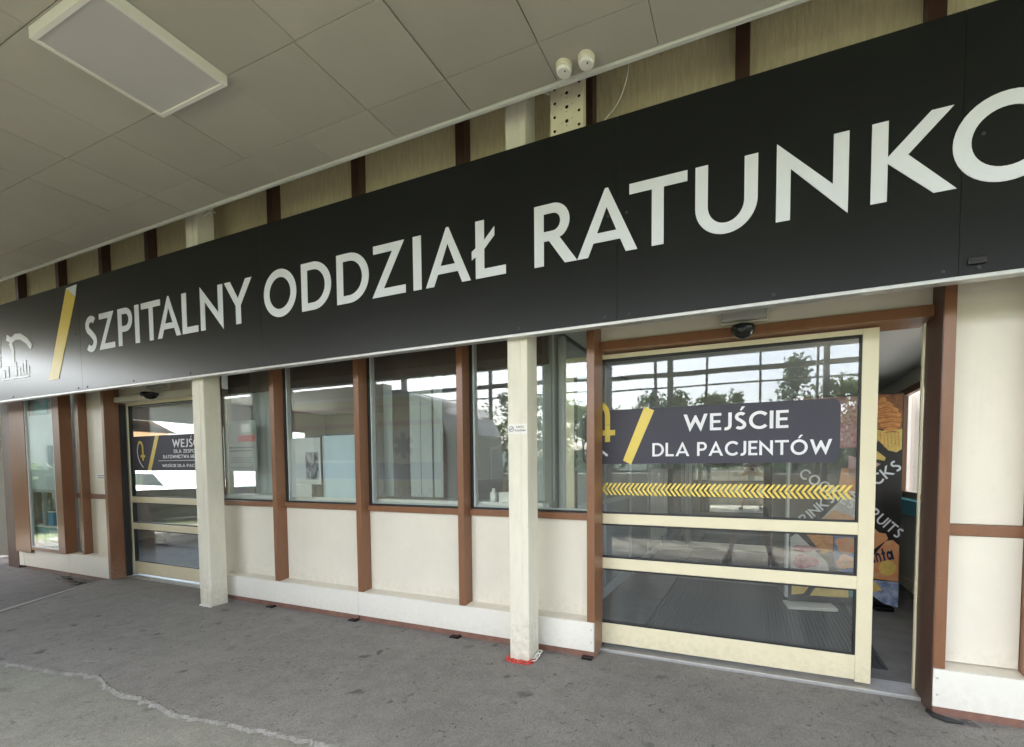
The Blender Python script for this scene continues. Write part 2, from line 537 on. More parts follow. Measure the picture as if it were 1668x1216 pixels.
# ------------------------------------------------------------------ lettering (geometric capitals)
def arc(cx, cy, rx, ry, a0, a1, n=14):
    return [(cx + rx * math.cos(R(a0 + (a1 - a0) * i / n)), cy + ry * math.sin(R(a0 + (a1 - a0) * i / n))) for i in range(n + 1)]


def stroke(pts, w):
    L, Rr = [], []
    n = len(pts)
    for i, (x, y) in enumerate(pts):
        a = pts[max(i - 1, 0)]; c = pts[min(i + 1, n - 1)]
        dx, dy = c[0] - a[0], c[1] - a[1]
        l = math.hypot(dx, dy) or 1
        nx, ny = -dy / l * w / 2, dx / l * w / 2
        L.append((x + nx, y + ny)); Rr.append((x - nx, y - ny))
    return L + Rr[::-1]


s_ = 0.175
h_ = 0.155


def glyph(ch):
    s, h = s_, h_
    if ch == 'I': return [[[(0, 0), (s, 0), (s, 1), (0, 1)]]], s
    if ch == 'L': return [[[(0, 0), (.60, 0), (.60, h), (s, h), (s, 1), (0, 1)]]], .60
    if ch == 'Ł': return [[[(.08, 0), (.68, 0), (.68, h), (s + .08, h), (s + .08, .50), (.46, .70), (.46, .85), (s + .08, .65), (s + .08, 1), (.08, 1), (.08, .54), (0, .49), (0, .34), (.08, .39)]]], .70
    if ch == 'T': return [[[(.34, 0), (.34 + s, 0), (.34 + s, 1 - h), (.85, 1 - h), (.85, 1), (0, 1), (0, 1 - h), (.34, 1 - h)]]], .85
    if ch == 'E': return [[[(0, 0), (.58, 0), (.58, h), (s, h), (s, .43), (.53, .43), (.53, .43 + h), (s, .43 + h), (s, 1 - h), (.58, 1 - h), (.58, 1), (0, 1)]]], .58
    if ch == 'F': return [[[(0, 0), (s, 0), (s, .40), (.50, .40), (.50, .40 + h), (s, .40 + h), (s, 1 - h), (.56, 1 - h), (.56, 1), (0, 1)]]], .56
    if ch == 'Z': return [[[(0, 0), (.80, 0), (.80, h), (.28, h), (.78, 1), (.04, 1), (.04, 1 - h), (.50, 1 - h)]]], .80
    if ch == 'Y': return [[[(.39, 0), (.39 + s, 0), (.39 + s, .42), (.96, 1), (.75, 1), (.478, .585), (.21, 1), (0, 1), (.39, .42)]]], .96
    if ch == 'N': return [[[(0, 0), (s, 0), (s, .68), (.85, -.05), (.85, 1), (.85 - s, 1), (.85 - s, .36), (0, 1.05)]]], .85
    if ch == 'M': return [[[(0, 0), (.17, 0), (.24, .58), (.53, .02), (.82, .58), (.89, 0), (1.06, 0), (.93, 1.05), (.53, .33), (.13, 1.05)]]], 1.06
    if ch == 'W': return [[[(.35, -.05), (.64, .55), (.93, -.05), (1.28, 1), (1.09, 1), (.905, .42), (.68, .93), (.60, .93), (.375, .42), (.19, 1), (0, 1)]]], 1.28
    if ch == 'A': return [[[(0, 0), (.185, 0), (.275, .21), (.715, .21), (.805, 0), (.99, 0), (.52, 1.03), (.47, 1.03)], [(.335, .355), (.655, .355), (.495, .74)]]], .99
    if ch == 'K': return [[[(0, 0), (s, 0), (s, .47), (.655, 0), (.88, 0), (.385, .53), (.83, 1), (.61, 1), (s, .55), (s, 1), (0, 1)]]], .88
    if ch == 'X': return [[[(0, 0), (.21, 0), (.40, .36), (.59, 0), (.8, 0), (.5, .51), (.77, 1), (.56, 1), (.4, .67), (.24, 1), (.03, 1), (.3, .51)]]], .8
    if ch == 'V': return [[[(.40, -.04), (.46, -.04), (.86, 1), (.67, 1), (.43, .34), (.19, 1), (0, 1)]]], .86
    if ch == 'O': return [[arc(.5, .5, .51, .52, 0, 360, 40)[:-1], arc(.5, .5, .51 - s, .52 - s, 0, 360, 40)[:-1]]], 1.01
    if ch == 'D': return [[[(0, 0)] + arc(.34, .5, .52, .5, -90, 90, 22) + [(0, 1)], [(s, h)] + arc(.34, .5, .52 - s, .5 - h, -90, 90, 22) + [(s, 1 - h)]]], .86
    if ch == 'P': return [[[(0, 0), (s, 0), (s, .37)] + arc(.355, .685, .315, .315, -90, 90, 16) + [(0, 1)], [(s, .37 + h)] + arc(.355, .685, .315 - s + .01, .315 - h, -90, 90, 12) + [(s, 1 - h)]]], .67
    if ch == 'R': return [[[(0, 0), (s, 0), (s, .40), (.27, .40), (.555, 0), (.775, 0), (.46, .435)] + arc(.34, .70, .30, .30, -55, 90, 16) + [(0, 1)], [(s, .555)] + arc(.34, .70, .30 - s + .01, .145, -90, 90, 12) + [(s, 1 - h)]]], .775
    if ch == 'B': return [[[(0, 0)] + arc(.33, .27, .30, .27, -90, 75, 12) + arc(.31, .745, .255, .255, -40, 90, 12) + [(0, 1)], [(s, h)] + arc(.33, .27, .13, .12, -90, 90, 8) + [(s, .39)], [(s, .62)] + arc(.31, .74, .09, .115, -90, 90, 8) + [(s, .855)]]], .63
    if ch == 'U': return [[[(0, 1), (0, .39)] + arc(.42, .41, .42, .43, 180, 360, 24) + [(.84, 1), (.84 - s, 1), (.84 - s, .41)] + arc(.42, .41, .42 - s, .43 - h, 360, 180, 24) + [(s, 1)]]], .84
    if ch == 'J': return [[stroke([(.32, 1), (.32, .5)] + arc(.12, .26, .20, .20, 0, -110, 10), s)]], .42
    if ch == 'C': return [[stroke(arc(.5, .5, .51 - s / 2, .52 - s / 2, 42, 318, 28), s)]], .86
    if ch == 'G': return [[stroke(arc(.5, .5, .51 - s / 2, .52 - s / 2, 42, 345, 28) + [(.92, .44), (.60, .45)], s)]], .97
    if ch == 'S':
        c = arc(.315, .735, .205, .185, 38, 225, 14) + [(.30, .52)] + arc(.29, .265, .215, .19, 48, -142, 14)
        return [[stroke(c, s)]], .61
    if ch == 'Ś':
        g, w = glyph('S'); return g + [[[(.26, 1.10), (.36, 1.10), (.52, 1.32), (.36, 1.32)]]], w
    if ch == 'Ó':
        g, w = glyph('O'); return g + [[[(.42, 1.10), (.53, 1.10), (.72, 1.32), (.55, 1.32)]]], w
    if ch == 'a': return [[arc(.28, .28, .30, .30, 0, 360, 20)[:-1], arc(.28, .28, .13, .13, 0, 360, 16)[:-1]], [[(.50, -.02), (.70, -.02), (.70, .58), (.50, .58)]]], .72
    if ch == 'n': return [[stroke([(.09, 0), (.09, .34)] + arc(.29, .32, .2, .2, 170, 10, 12) + [(.49, .28), (.49, 0)], .18)]], .6
    if ch == 't': return [[[(.1, 0), (.3, 0), (.3, .42), (.42, .42), (.42, .56), (.3, .56), (.3, .8), (.1, .8), (.1, .56), (0, .56), (0, .42), (.1, .42)]]], .42
    return [], .4


def text_width(t, gap=.12):
    return sum((.42 if c == ' ' else glyph(c)[1] + gap) for c in t) - gap


def lettering(b, t, u0, v0, cap, width, f, depth, gap=.12):
    """flat capitals of height cap from (u0, v0), squeezed to the given width"""
    k = width / (text_width(t, gap))
    x = 0
    for c in t:
        if c == ' ':
            x += .42; continue
        sh, w = glyph(c)
        for cont in sh:
            b.shape([[(u0 + (x + a) * k, v0 + d * cap) for a, d in q] for q in cont], f, depth)
        x += w + gap
    return b


# ================================================================== GROUND
def sheet(pts, z):
    return B().poly([(x, y, z) for x, y in pts])


struct('ground', sheet([(-900, -900), (900, -900), (900, 900), (-900, 900)], -0.10), 'grass')
struct('bright_yard', sheet([(-60, 3.7), (-11.6, 3.7), (-11.6, 40), (-60, 40)], -0.094), 'concrete_bright')
struct('driveway', sheet([(-13.6, -3.2), (12, -3.2), (12, 1.60), (-13.6, 1.60)], -0.012), 'drive')
# raised pavement along the facade, broken off at the left by a kerb
pv = [(12, 1.50), (12, 3.6), (-7.75, 3.6), (-7.75, 3.05), (-6.72, 1.72), (-5.6, 1.44)]
edge = [(-5.6, 1.44), (-5.12, 1.40), (-4.63, 1.45), (-4.13, 1.54), (-3.71, 1.465), (-3.41, 1.48), (-3.05, 1.455), (-2.46, 1.52), (-1.9, 1.58), (-1.58, 1.582), (0, 1.60), (4, 1.58), (12, 1.5)]
b = B()
top = pv[1:5] + edge[:-1] + [edge[-1]]
b.poly([(x, y, 0.0) for x, y in top])
struct('pavement', b, 'asphalt')
# ragged pale mortar line between pavement and driveway
b = B()
random.seed(3)
pts = []
for (x0, y0), (x1, y1) in zip(edge, edge[1:]):
    n = max(2, int((x1 - x0) / 0.014))
    for i in range(n):
        t = i / n
        pts.append((x0 + (x1 - x0) * t, y0 + (y1 - y0) * t))
ra = rb = 0
prev = None
for i, (x, y) in enumerate(pts):
    ra = ra * .55 + random.uniform(-.006, .006)
    rb = rb * .55 + random.uniform(-.009, .007)
    wob = .005 * math.sin(x * 9.1) * math.sin(x * 3.7) + .003 * math.sin(x * 23)
    w = 0.003 + (0.020 if -4.1 < x < -3.4 else 0.007 if x < -2 else 0.003) * (0.5 + 0.5 * math.sin(x * 5.3 + math.sin(x * 17)))
    q = [b.bm.verts.new((x, y + wob - w - 0.008 + rb * 1.6, -0.0105)), b.bm.verts.new((x, y + wob - w * .4 + rb, 0.003)), b.bm.verts.new((x, y + wob + 0.004 + ra, 0.005)), b.bm.verts.new((x, y + wob + 0.010 + ra * 1.3, -0.001))]
    if prev:
        for k in range(3):
            b.bm.faces.new((prev[k], q[k], q[k + 1], prev[k + 1]))
    prev = q
struct('pavement_edge', b, 'seam')
b = B()
random.seed(21)
ring = [(-4.52 + (.11 + random.uniform(-.02, .02)) * math.cos(a), 1.66 + (.030 + random.uniform(-.008, .008)) * math.sin(a) + .04 * math.cos(a)) for a in [k * math.pi / 9 for k in range(18)]]
b.shape([ring], lambda u, v, d: Vector((u, v, .004 - d)), .004)
struct('mortar_patch', b, 'seam')
struct('lower_pavement', sheet([(-40, 1.6), (-6.8, 1.6), (-6.8, 1.8), (-7.78, 3.06), (-7.78, 3.6), (-40, 3.6)], -0.045), 'asphalt_old')
b = B()
kp = [(-7.93, 3.06), (-7.78, 3.06), (-6.72, 1.70), (-6.5, 1.45), (-6.75, 1.45), (-6.98, 1.72)]
vt = [b.bm.verts.new((x, y, .004 if i in (1, 2, 3) else -.03)) for i, (x, y) in enumerate(kp)]
b.bm.faces.new(vt)
struct('kerb', b, 'drive')
random.seed(11)
for i in range(9):
    x, y = -7.95 - random.random() * .9, 2.97 - random.random() * .16
    r = .03 + random.random() * .05
    bb = B()
    ring = [(x + r * (1 + .4 * math.sin(7 * a + i)) * math.cos(a) * 1.6, y + r * .6 * (1 + .3 * math.cos(5 * a)) * math.sin(a)) for a in [k * math.pi / 4 for k in range(8)]]
    bb.shape([ring], lambda u, v, d: Vector((u, v, -.028 - d)), .02)
    solo('asphalt_lump', bb, 'asphalt_old', (x, y, -.045), 'broken dark asphalt lump lying among others in front of the left plinth', 'rubble', 'broken asphalt lumps')

b = B()
random.seed(17)
for i in range(340):
    if i < 200:
        x = random.uniform(-5.4, 3.0); y = 2.99 - abs(random.gauss(0, .10))
    else:
        x = random.uniform(-6.0, 3.0); y = random.uniform(1.5, 2.95)
    if -1.1 < x < .98 and y > 2.9: y -= .1
    r = random.uniform(.0018, .0055)
    m_ = bmesh.ops.create_icosphere(b.bm, subdivisions=1, radius=r)
    for v in m_['verts']:
        v.co = Vector((x + v.co.x * random.uniform(.8, 1.5), y + v.co.y * random.uniform(.8, 1.4), v.co.z * .6 + r * .4))
g_ = struct('grit', b, 'seam')
g_['kind'] = 'stuff'

# ================================================================== FACADE
fac = thing('hospital_facade', 'cream panelled facade with brown mullions and windows under the dark sign', 'building', (0, 3.1, 0))
GY = 3.112       # panel and glass plane
MUL = [-4.524, -3.391, -2.262, -1.123]


def mullion(x, w, z0, z1, y0=3.012, m='brown', y1=3.20):
    return part('mullion', B().box(x, x + w, y0, y1, z0, z1, .004), m, fac)


for x in MUL:
    mullion(x, .061, .262, 3.30)
mullion(-5.655, .061, .262, 3.30)
# upper row behind the gap over the sign
UP = [-8.70, -7.62, -6.62, -5.62, -4.50, -3.375, -2.250, -1.165, -0.13, 0.865, 2.0, 3.1]
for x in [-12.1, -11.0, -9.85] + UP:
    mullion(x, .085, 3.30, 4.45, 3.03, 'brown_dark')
ux = [-12.1, -11.0, -9.85] + UP + [4.2]
for a, c in zip(ux, ux[1:]):
    part('upper_panel', B().box(a + .0865, c - .0015, GY, GY + .04, 3.30, 4.45), 'render', fac)
part('floor_beam', B().box(-12, 6, GY + .05, 3.24, 3.26, 3.40), 'brown_dark', fac)

# plinth: boards with seams, ledge, brown skirting, end screws
PL = [(-9.95, -8.645), (-8.64, -7.652), (-5.60, -3.385), (-3.380, -1.066), (0.972, 3.3)]
for a, c in PL:
    low = a < -7
    pb = part('plinth_board', B().box(a, c, 3.0, 3.02, .05 - (.045 if low else 0), .266, .003), 'plinth', fac)
    part('ledge', B().poly([(a, 3.021, .266), (c, 3.021, .266), (c, GY + .01, .280), (a, GY + .01, .280)]).poly([(a, 3.021, .2), (c, 3.021, .2), (c, 3.021, .266), (a, 3.021, .266)]), 'cream', fac)
    part('skirting', B().box(a + .005, c - .005, 3.012, 3.04, -.06, .06), 'strip', fac)
    for ex in ((c - .018,) if abs(c + 1.066) < .01 else (a + .02,) if a > 0 else ()):
        for z in (.12, .215):
            part('screw', B().lathe([(.006, 0), (.006, .002), (.003, .003)], (ex, 3.0, z), '-Y', 8), 'alu', fac)

# lower panels, sill rails, windows
bays = [(-5.594, -4.524), (-4.463, -3.391), (-3.330, -2.262), (-2.201, -1.123)]
for i, (a, c) in enumerate(bays):
    part('lower_panel', B().box(a + .001, c - .001, GY, GY + .05, .268, 1.012, .003), 'cream', fac)
    part('sill_rail', B().box(a + .001, c - .001, 3.085, GY + .07, 1.014, 1.066, .004), 'brown', fac)
    wn = part('window', B().box(a + .001, a + .022, GY - .004, GY + .05, 1.068, 3.26).box(c - .016, c - .001, GY - .004, GY + .05, 1.068, 3.26)
              .box(a + .022, c - .016, GY - .004, GY + .05, 1.068, 1.082).box(a + .022, c - .016, GY - .004, GY + .05, 3.24, 3.26), 'gasket', fac)
    part('inner_frame', B().box(a + .022, a + .040, GY + .012, GY + .05, 1.082, 3.24).box(a + .040, c - .016, GY + .022, GY + .05, 1.082, 1.094), 'inner_frame', wn)
    part('pane', B().box(a + .040, c - .016, GY + .004, GY + .010, 1.083, 3.239), 'glass', wn)
for x in (-4.55, -3.42, -2.28):
    part('foot_bracket', B().box(x - .045, x + .045, 2.955, 3.005, .0, .012, .002).box(x + .02, x + .045, 2.955, 3.0, .012, .022, .002), 'black', fac)
part('foot_bracket', B().box(-1.15, -1.07, 2.962, 3.005, .0, .02, .003), 'black', fac)

# right-hand wall beyond the patient door
part('upper_right_panel', B().box(1.032, 1.386, GY, GY + .05, 1.082, 3.26, .003), 'cream', fac)
part('mid_rail', B().box(1.032, 1.386, 3.092, GY + .05, 1.016, 1.080, .004), 'brown', fac)
part('lower_panel', B().box(1.032, 1.386, GY - .012, GY + .05, .285, 1.014, .004), 'cream', fac)
mullion(1.388, .061, .262, 3.30)
for a, c in ((1.45, 2.5), (2.56, 3.6)):
    part('upper_right_panel', B().box(a, c - .002, GY, GY + .05, 1.082, 3.26, .003), 'cream', fac)
    part('mid_rail', B().box(a, c - .002, 3.092, GY + .05, 1.016, 1.080, .004), 'brown', fac)
    part('lower_panel', B().box(a, c - .002, GY, GY + .05, .270, 1.014, .003), 'cream', fac)
    mullion(c, .061, .262, 3.30)

# door posts and heads
part('door_post', B().box(-1.123 + .0, -1.066, 3.025, 3.20, -.02, .261, .003), 'brown', fac)
part('door_post', B().box(.972, 1.029, 3.008, 3.17, .268, 3.30, .004), 'brown', fac)
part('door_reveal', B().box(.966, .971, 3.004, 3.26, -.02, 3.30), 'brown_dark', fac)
part('door_jamb', B().box(.954, .9655, 3.265, 3.29, .02, 2.27, .002), 'frame', fac)
part('door_head', B().box(-1.061, .9655, 3.125, 3.36, 2.272, 2.338, .004), 'brown', fac)
part('head_panel', B().box(-1.061, .9655, 3.16, 3.21, 2.339, 3.26), 'cream', fac)
part('threshold', B().box(-1.066, .966, 3.15, 3.34, -.01, .022, .004), 'alu', fac)
part('door_post', B().box(-7.652, -7.592, 3.0, 3.20, -.02, 3.30, .004), 'brown', fac)
part('door_jamb', B().box(-7.590, -7.572, 3.14, 3.20, .02, 2.24, .003), 'gasket', fac)
part('door_head', B().box(-7.592, -5.657, 3.10, 3.36, 2.262, 2.330, .004), 'cream', fac)
part('head_panel', B().box(-7.592, -5.657, 3.15, 3.20, 2.331, 3.26), 'cream', fac)
part('threshold', B().box(-7.592, -5.66, 3.15, 3.34, -.01, .022, .004), 'alu', fac)
part('door_post', B().box(-5.655, -5.594, 3.02, 3.20, -.02, .261, .003), 'brown', fac)

# left end: cream bay with rail, brown mullion, display window
part('lower_panel', B().box(-8.299, -7.654, GY, GY + .05, .268, 1.018, .003), 'cream', fac)
part('mid_rail', B().box(-8.299, -7.654, 3.09, GY + .05, 1.020, 1.085, .004), 'brown', fac)
part('upper_left_panel', B().box(-8.299, -7.654, GY, GY + .05, 1.087, 3.26, .003), 'cream', fac)
part('mullion', B().box(-8.36, -8.30, 3.03, 3.20, .262, 3.30, .004), 'brown', fac)
part('upper_left_panel', B().box(-8.64, -8.362, GY, GY + .05, 1.087, 3.26, .003), 'cream', fac)
part('mid_rail', B().box(-8.64, -8.362, 3.09, GY + .05, 1.020, 1.085, .004), 'brown', fac)
part('lower_panel', B().box(-8.64, -8.362, GY, GY + .05, .268, 1.018, .003), 'cream', fac)
dw = part('display_window', B().box(-8.82, -8.642, 2.97, 3.09, .262, 3.30, .004).box(-10.08, -9.62, 2.968, 3.20, .215, 3.30, .004)
          .box(-9.62, -8.82, 2.972, 3.02, .262, .30, .003), 'brown', fac)
part('display_frame', B().box(-9.619, -9.592, 2.975, 3.01, .301, 3.26).box(-8.845, -8.821, 2.975, 3.01, .301, 3.26).box(-9.592, -8.845, 2.975, 3.01, .301, .318), 'inner_frame', dw)
part('pane', B().box(-9.592, -8.845, 2.985, 2.991, .318, 3.25), 'glass', dw)
part('wall_return', B().box(-10.45, -10.122, 3.0, 3.20, -.05, 3.30), 'brown_dark', fac)
part('plinth_board', B().box(-10.10, -9.96, 3.0, 3.02, .0, .214), 'plinth', fac)

# ================================================================== INTERIOR
struct('interior_floor', sheet([(-11.5, 3.25), (1.75, 3.25), (1.75, 9.2), (-11.5, 9.2)], .001), 'infloor')
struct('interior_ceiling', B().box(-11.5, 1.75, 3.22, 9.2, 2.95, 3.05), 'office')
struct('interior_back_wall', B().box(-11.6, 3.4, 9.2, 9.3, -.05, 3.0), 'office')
struct('lobby_ceiling', B().box(-1.46, 1.71, 3.37, 7.80, 2.52, 2.60), 'inwall')
# lobby left partition: grey panels in white frames
lp = thing('lobby_partition', 'grey panelled partition with pale frames along the left of the lobby', 'partition', (-1.5, 5.6, 0))
for i in range(4):
    y0 = 3.42 + i * 1.1
    part('panel', B().box(-1.52, -1.49, y0 + .05, y0 + 1.05, .12, 2.50), 'ingrey', lp)
    part('frame', B().box(-1.53, -1.475, y0, y0 + .049, .0, 2.51, .003), 'inner_frame', lp)
part('skirting', B().box(-1.53, -1.468, 3.40, 7.80, .0, .115, .003), 'inner_frame', lp)
part('frame', B().box(-1.53, -1.475, 3.42, 7.80, 1.02, 1.07, .003), 'inner_frame', lp)
struct('office_side_wall', B().box(-1.60, -1.54, 3.30, 9.2, 0, 2.95), 'office')
# white slatted radiator standing by the partition
rd = thing('radiator', 'white slatted radiator against the grey partition deep in the lobby', 'radiator', (-1.36, 7.2, 0))
for i in range(5):
    part('slat', B().box(-1.455, -1.33, 6.72 + i * .2, 6.74 + i * .2, .30, 1.40, .004), 'white', rd)
for z in (.34, 1.30):
    part('rail', B().box(-1.44, -1.40, 6.70, 7.56, z, z + .04), 'white', rd)

# lobby right wall with window opening, brown trim and turquoise box
rw = thing('lobby_side_wall', 'cream right wall of the lobby with a brown trimmed window', 'wall', (1.75, 5.5, 0))
part('wall', B().box(1.72, 1.80, 3.36, 9.2, 0, 1.05).box(1.72, 1.80, 3.36, 9.2, 2.32, 2.95).box(1.72, 1.80, 3.36, 3.5, 1.05, 2.32).box(1.72, 1.80, 6.75, 9.2, 1.05, 2.32), 'cream', rw)
part('skirting', B().box(1.69, 1.719, 3.36, 9.2, .0, .12, .004), 'frame', rw)
part('window_trim', B().box(1.66, 1.719, 3.5, 6.75, 1.06, 1.13, .004).box(1.66, 1.719, 3.5, 6.75, 2.25, 2.33, .004).box(1.66, 1.719, 6.30, 6.75, 1.131, 2.249, .004).box(1.66, 1.719, 3.5, 3.58, 1.131, 2.249, .004), 'brown', rw)
part('pane', B().box(1.75, 1.756, 3.58, 6.30, 1.131, 2.249), 'glass', rw)
part('corner_post', B().box(1.62, 1.718, 6.5, 6.62, 0, 1.06, .004), 'brown_dark', rw)
tb = thing('turquoise_box', 'turquoise box shelf under the brown trimmed lobby window', 'shelf', (1.68, 6.1, .97))
part('front', B().box(1.60, 1.688, 5.3, 6.36, .885, 1.03, .003), 'cyan', tb)
part('top_board', B().box(1.585, 1.688, 5.28, 6.38, 1.031, 1.052, .003), 'cyan', tb)
# made-up open court behind that lengthened window, added to daylight the lobby
ct = thing('added_pink_wall', 'pinkish wall closing the open court added to daylight the lobby', 'wall', (4.4, 9.4, 0))
part('wall', B().box(1.81, 7.0, 9.3, 9.5, -.05, 3.2), 'added_pink_wall', ct)
struct('added_court_paving', sheet([(1.81, 3.4), (7, 3.4), (7, 9.3), (1.81, 9.3)], -.05), 'concrete_bright')

# inner glazed door at the back of the lobby
ind = thing('inner_glass_door', 'inner glazed double door at the back of the lobby', 'door', (0.1, 7.85, 0))
for a, c in ((-1.46, -1.03), (-1.02, .37), (.38, .98)):
    part('leaf_frame', B().box(a, a + .05, 7.82, 7.88, .02, 2.3, .003).box(c - .05, c, 7.82, 7.88, .02, 2.3, .003).box(a + .05, c - .05, 7.82, 7.88, .02, .12, .003).box(a + .05, c - .05, 7.82, 7.88, 2.22, 2.3, .003), 'inner_frame', ind)
    part('pane', B().box(a + .05, c - .05, 7.845, 7.851, .12, 2.22), 'inner_glass', ind)
part('head_panel', B().box(-1.46, 1.71, 7.82, 7.90, 2.305, 2.52), 'inwall', ind)
part('side_panel', B().box(.985, 1.71, 7.82, 7.90, .0, 2.30), 'inwall', ind)

struct('dimming_box', B().box(-5.59, -1.56, 3.26, 3.40, 2.26, 2.94), 'brown_dark')  # added dark box standing in for the dimness behind the window tops
# mats
def door_mat(x0, x1, y0, y1, label):
    t = thing('door_mat', label, 'door mat', ((x0 + x1) / 2, (y0 + y1) / 2, 0), 'ribbed lobby mats')
    part('base', B().box(x0, x1, y0, y1, .001, .008), 'matrib', t)
    b = B()
    n = int((x1 - x0) / .032)
    for i in range(n):
        x = x0 + .01 + i * .032
        b.box(x, x + .017, y0 + .01, y1 - .01, .008, .017)
    o = part('rib', b, 'matrib', t)
    o['kind'] = 'stuff'
    return t


door_mat(-.87, .90, 3.56, 5.62, 'large dark ribbed mat just inside the patient door')
door_mat(-.92, .80, 5.95, 7.70, 'second dark ribbed mat farther back in the lobby')

# ---- vending machine with printed wrap
va = R(9)
P0 = Vector((.36, 4.85, 0))
ax_ = Vector((math.cos(va), math.sin(va), 0)); nn_ = Vector((-math.sin(va), math.cos(va), 0))


def VM(u, v, d, off=0.0):
    return P0 + ax_ * u + nn_ * (d - off) + Vector((0, 0, v))


vm = thing('vending_machine', 'black vending machine with snack and drink pictures in the lobby', 'vending machine', (.36, 4.85, 0))


def vbox(u0, u1, v0, v1, d0, d1):
    b = B()
    b.box(u0, u1, d0, d1, v0, v1, .006)
    for v in b.bm.verts:
        p = v.co.copy()
        v.co = P0 + ax_ * p.x + nn_ * p.y + Vector((0, 0, p.z))
    return b


M['vend_black'] = mat('vending_black', (0.014, 0.013, 0.014), 0.3)
M['croissant'] = mat('print_pastry', (0.85, 0.42, 0.12), 0.4, 0.6, 16, c2=(0.48, 0.15, 0.035), stretch=(1, 1, 3))
M['chips'] = mat('print_chips', (0.90, 0.64, 0.17), 0.4, 0.35, 9)
M['orange_p'] = mat('print_orange', (0.78, 0.22, 0.08), 0.4, 0.6, 14, c2=(0.62, 0.42, 0.22))
M['ice_p'] = mat('print_ice', (0.55, 0.62, 0.74), 0.4, 0.7, 13, c2=(0.06, 0.12, 0.34))
M['pink_p'] = mat('print_pink', (0.60, 0.42, 0.40), 0.4, 0.5, 11, c2=(0.42, 0.16, 0.18))
M['cream_p'] = mat('print_cream', (0.64, 0.60, 0.58), 0.4, 0.3, 9)
M['berry_p'] = mat('print_berries', (0.35, 0.07, 0.10), 0.4, 0.6, 22, c2=(0.55, 0.30, 0.32))
M['blue_p'] = mat('print_blue', (0.10, 0.17, 0.42), 0.4, 0.5, 10)
M['teal_p'] = mat('print_teal', (0.15, 0.42, 0.42), 0.4, 0.2, 8)
part('cabinet', vbox(0, .985, .10, 2.11, 0, .80), 'vend_black', vm)
part('plinth', vbox(.02, .965, .047, .098, .06, .76), 'vend_black', vm)
part('foot', vbox(-.03, .42, .0175, .046, -.13, .10), 'white', vm)
part('foot', vbox(.80, .96, .002, .046, .02, .12), 'black', vm)
part('side_edge', vbox(-.030, -.002, .10, 2.11, -.004, .06), 'inner_frame', vm)


def decal(pts, m, lev=1, name='printed_picture'):
    return part(name, B().shape([pts], lambda u, v, d: VM(u, v, d - .0012 * lev), .0012 * lev), m, vm)


def blob(cx, cy, rx, ry, n=18, wob=.12, ph=0.0, rot=0.0):
    o = []
    for i in range(n):
        a = 2 * math.pi * i / n
        k = 1 + wob * math.sin(3 * a + ph) + wob * .5 * math.sin(5 * a + 2 * ph)
        x, y = rx * k * math.cos(a), ry * k * math.sin(a)
        o.append((cx + x * math.cos(rot) - y * math.sin(rot), cy + x * math.sin(rot) + y * math.cos(rot)))
    return o


decal([(.02, 1.60), (.60, 1.60), (.60, 2.09), (.02, 2.09)], 'berry_p')
M['dark_pastry'] = mat('print_dark_pastry', (0.42, 0.15, 0.05), 0.4, 0.6, 10, c2=(0.12, 0.04, 0.02))
decal([(.62, 1.80), (.972, 1.74), (.972, 2.10), (.62, 2.10)], 'dark_pastry')
M['croissant_lo'] = mat('print_pastry_shade', (0.62, 0.22, 0.05), 0.4, 0.5, 24, c2=(0.36, 0.10, 0.02))
cx_, cz_ = .815, 1.895
for k in range(7):
    a0 = .10 + k * .032
    w0 = .115 * math.sin(math.pi * (k + .8) / 8.2)
    zc = 2.045 - k * .045
    xc = .80 + .022 * k - .0016 * k * k
    decal([(xc - w0, zc - .012), (xc - w0 * .5, zc + .026), (xc + w0 * .4, zc + .030), (min(.966, xc + w0), zc + .004), (min(.966, xc + w0 * .9), zc - .034), (xc + w0 * .2, zc - .022), (xc - w0 * .7, zc - .038)], 'croissant', 2 + k % 2)
    decal([(xc - w0 * .8, zc - .030), (xc + w0 * .2, zc - .017), (min(.966, xc + w0 * .9), zc - .028), (min(.966, xc + w0 * .85), zc - .040), (xc + w0 * .2, zc - .030), (xc - w0 * .7, zc - .044)], 'croissant_lo', 4)
decal([(.68, 1.80), (.80, 1.755), (.972, 1.77), (.972, 1.58), (.93, 1.55), (.86, 1.57), (.78, 1.66), (.70, 1.72)], 'chips', 3)
for k in range(8):
    x_ = .72 + k * .031
    decal([(x_, 1.745 - .05 * (k < 2)), (x_ + .007, 1.745 - .05 * (k < 2)), (x_ + .018, 1.60 + .05 * (k < 3)), (x_ + .010, 1.60 + .05 * (k < 3))], 'croissant', 4)
decal([(.60, 1.66), (.70, 1.62), (.84, 1.50), (.83, 1.47), (.74, 1.49), (.60, 1.54)], 'chips', 2)
decal([(.52, 1.52), (.70, 1.48), (.80, 1.44), (.70, 1.36), (.60, 1.30), (.52, 1.34)], 'pink_p')
decal([(.60, 1.40), (.62, 1.18), (.50, 1.10), (.44, 1.24), (.46, 1.40)], 'orange_p')
decal([(.29, .90), (.50, 1.14), (.58, 1.11), (.62, .90)], 'cream_p')
decal([(.26, .87), (.40, .99), (.56, .93), (.62, .87)], 'orange_p', 2)
decal([(.01, .71), (.07, .755), (.35, .47), (.38, .36), (.02, .36)], 'cream_p')
decal(blob(.14, .60, .12, .035, ph=1), 'berry_p', 2)
decal(blob(.15, .47, .12, .07, ph=2), 'berry_p', 2)
decal([(.13, .78), (.40, .78), (.40, .58), (.30, .56)], 'croissant')
decal([(.41, .78), (.66, .78), (.66, .38), (.52, .36), (.41, .44)], 'blue_p')
decal(blob(.53, .65, .11, .08, ph=.5), 'orange_p', 2)
decal(blob(.52, .48, .09, .07, ph=2.5), 'orange_p', 2)
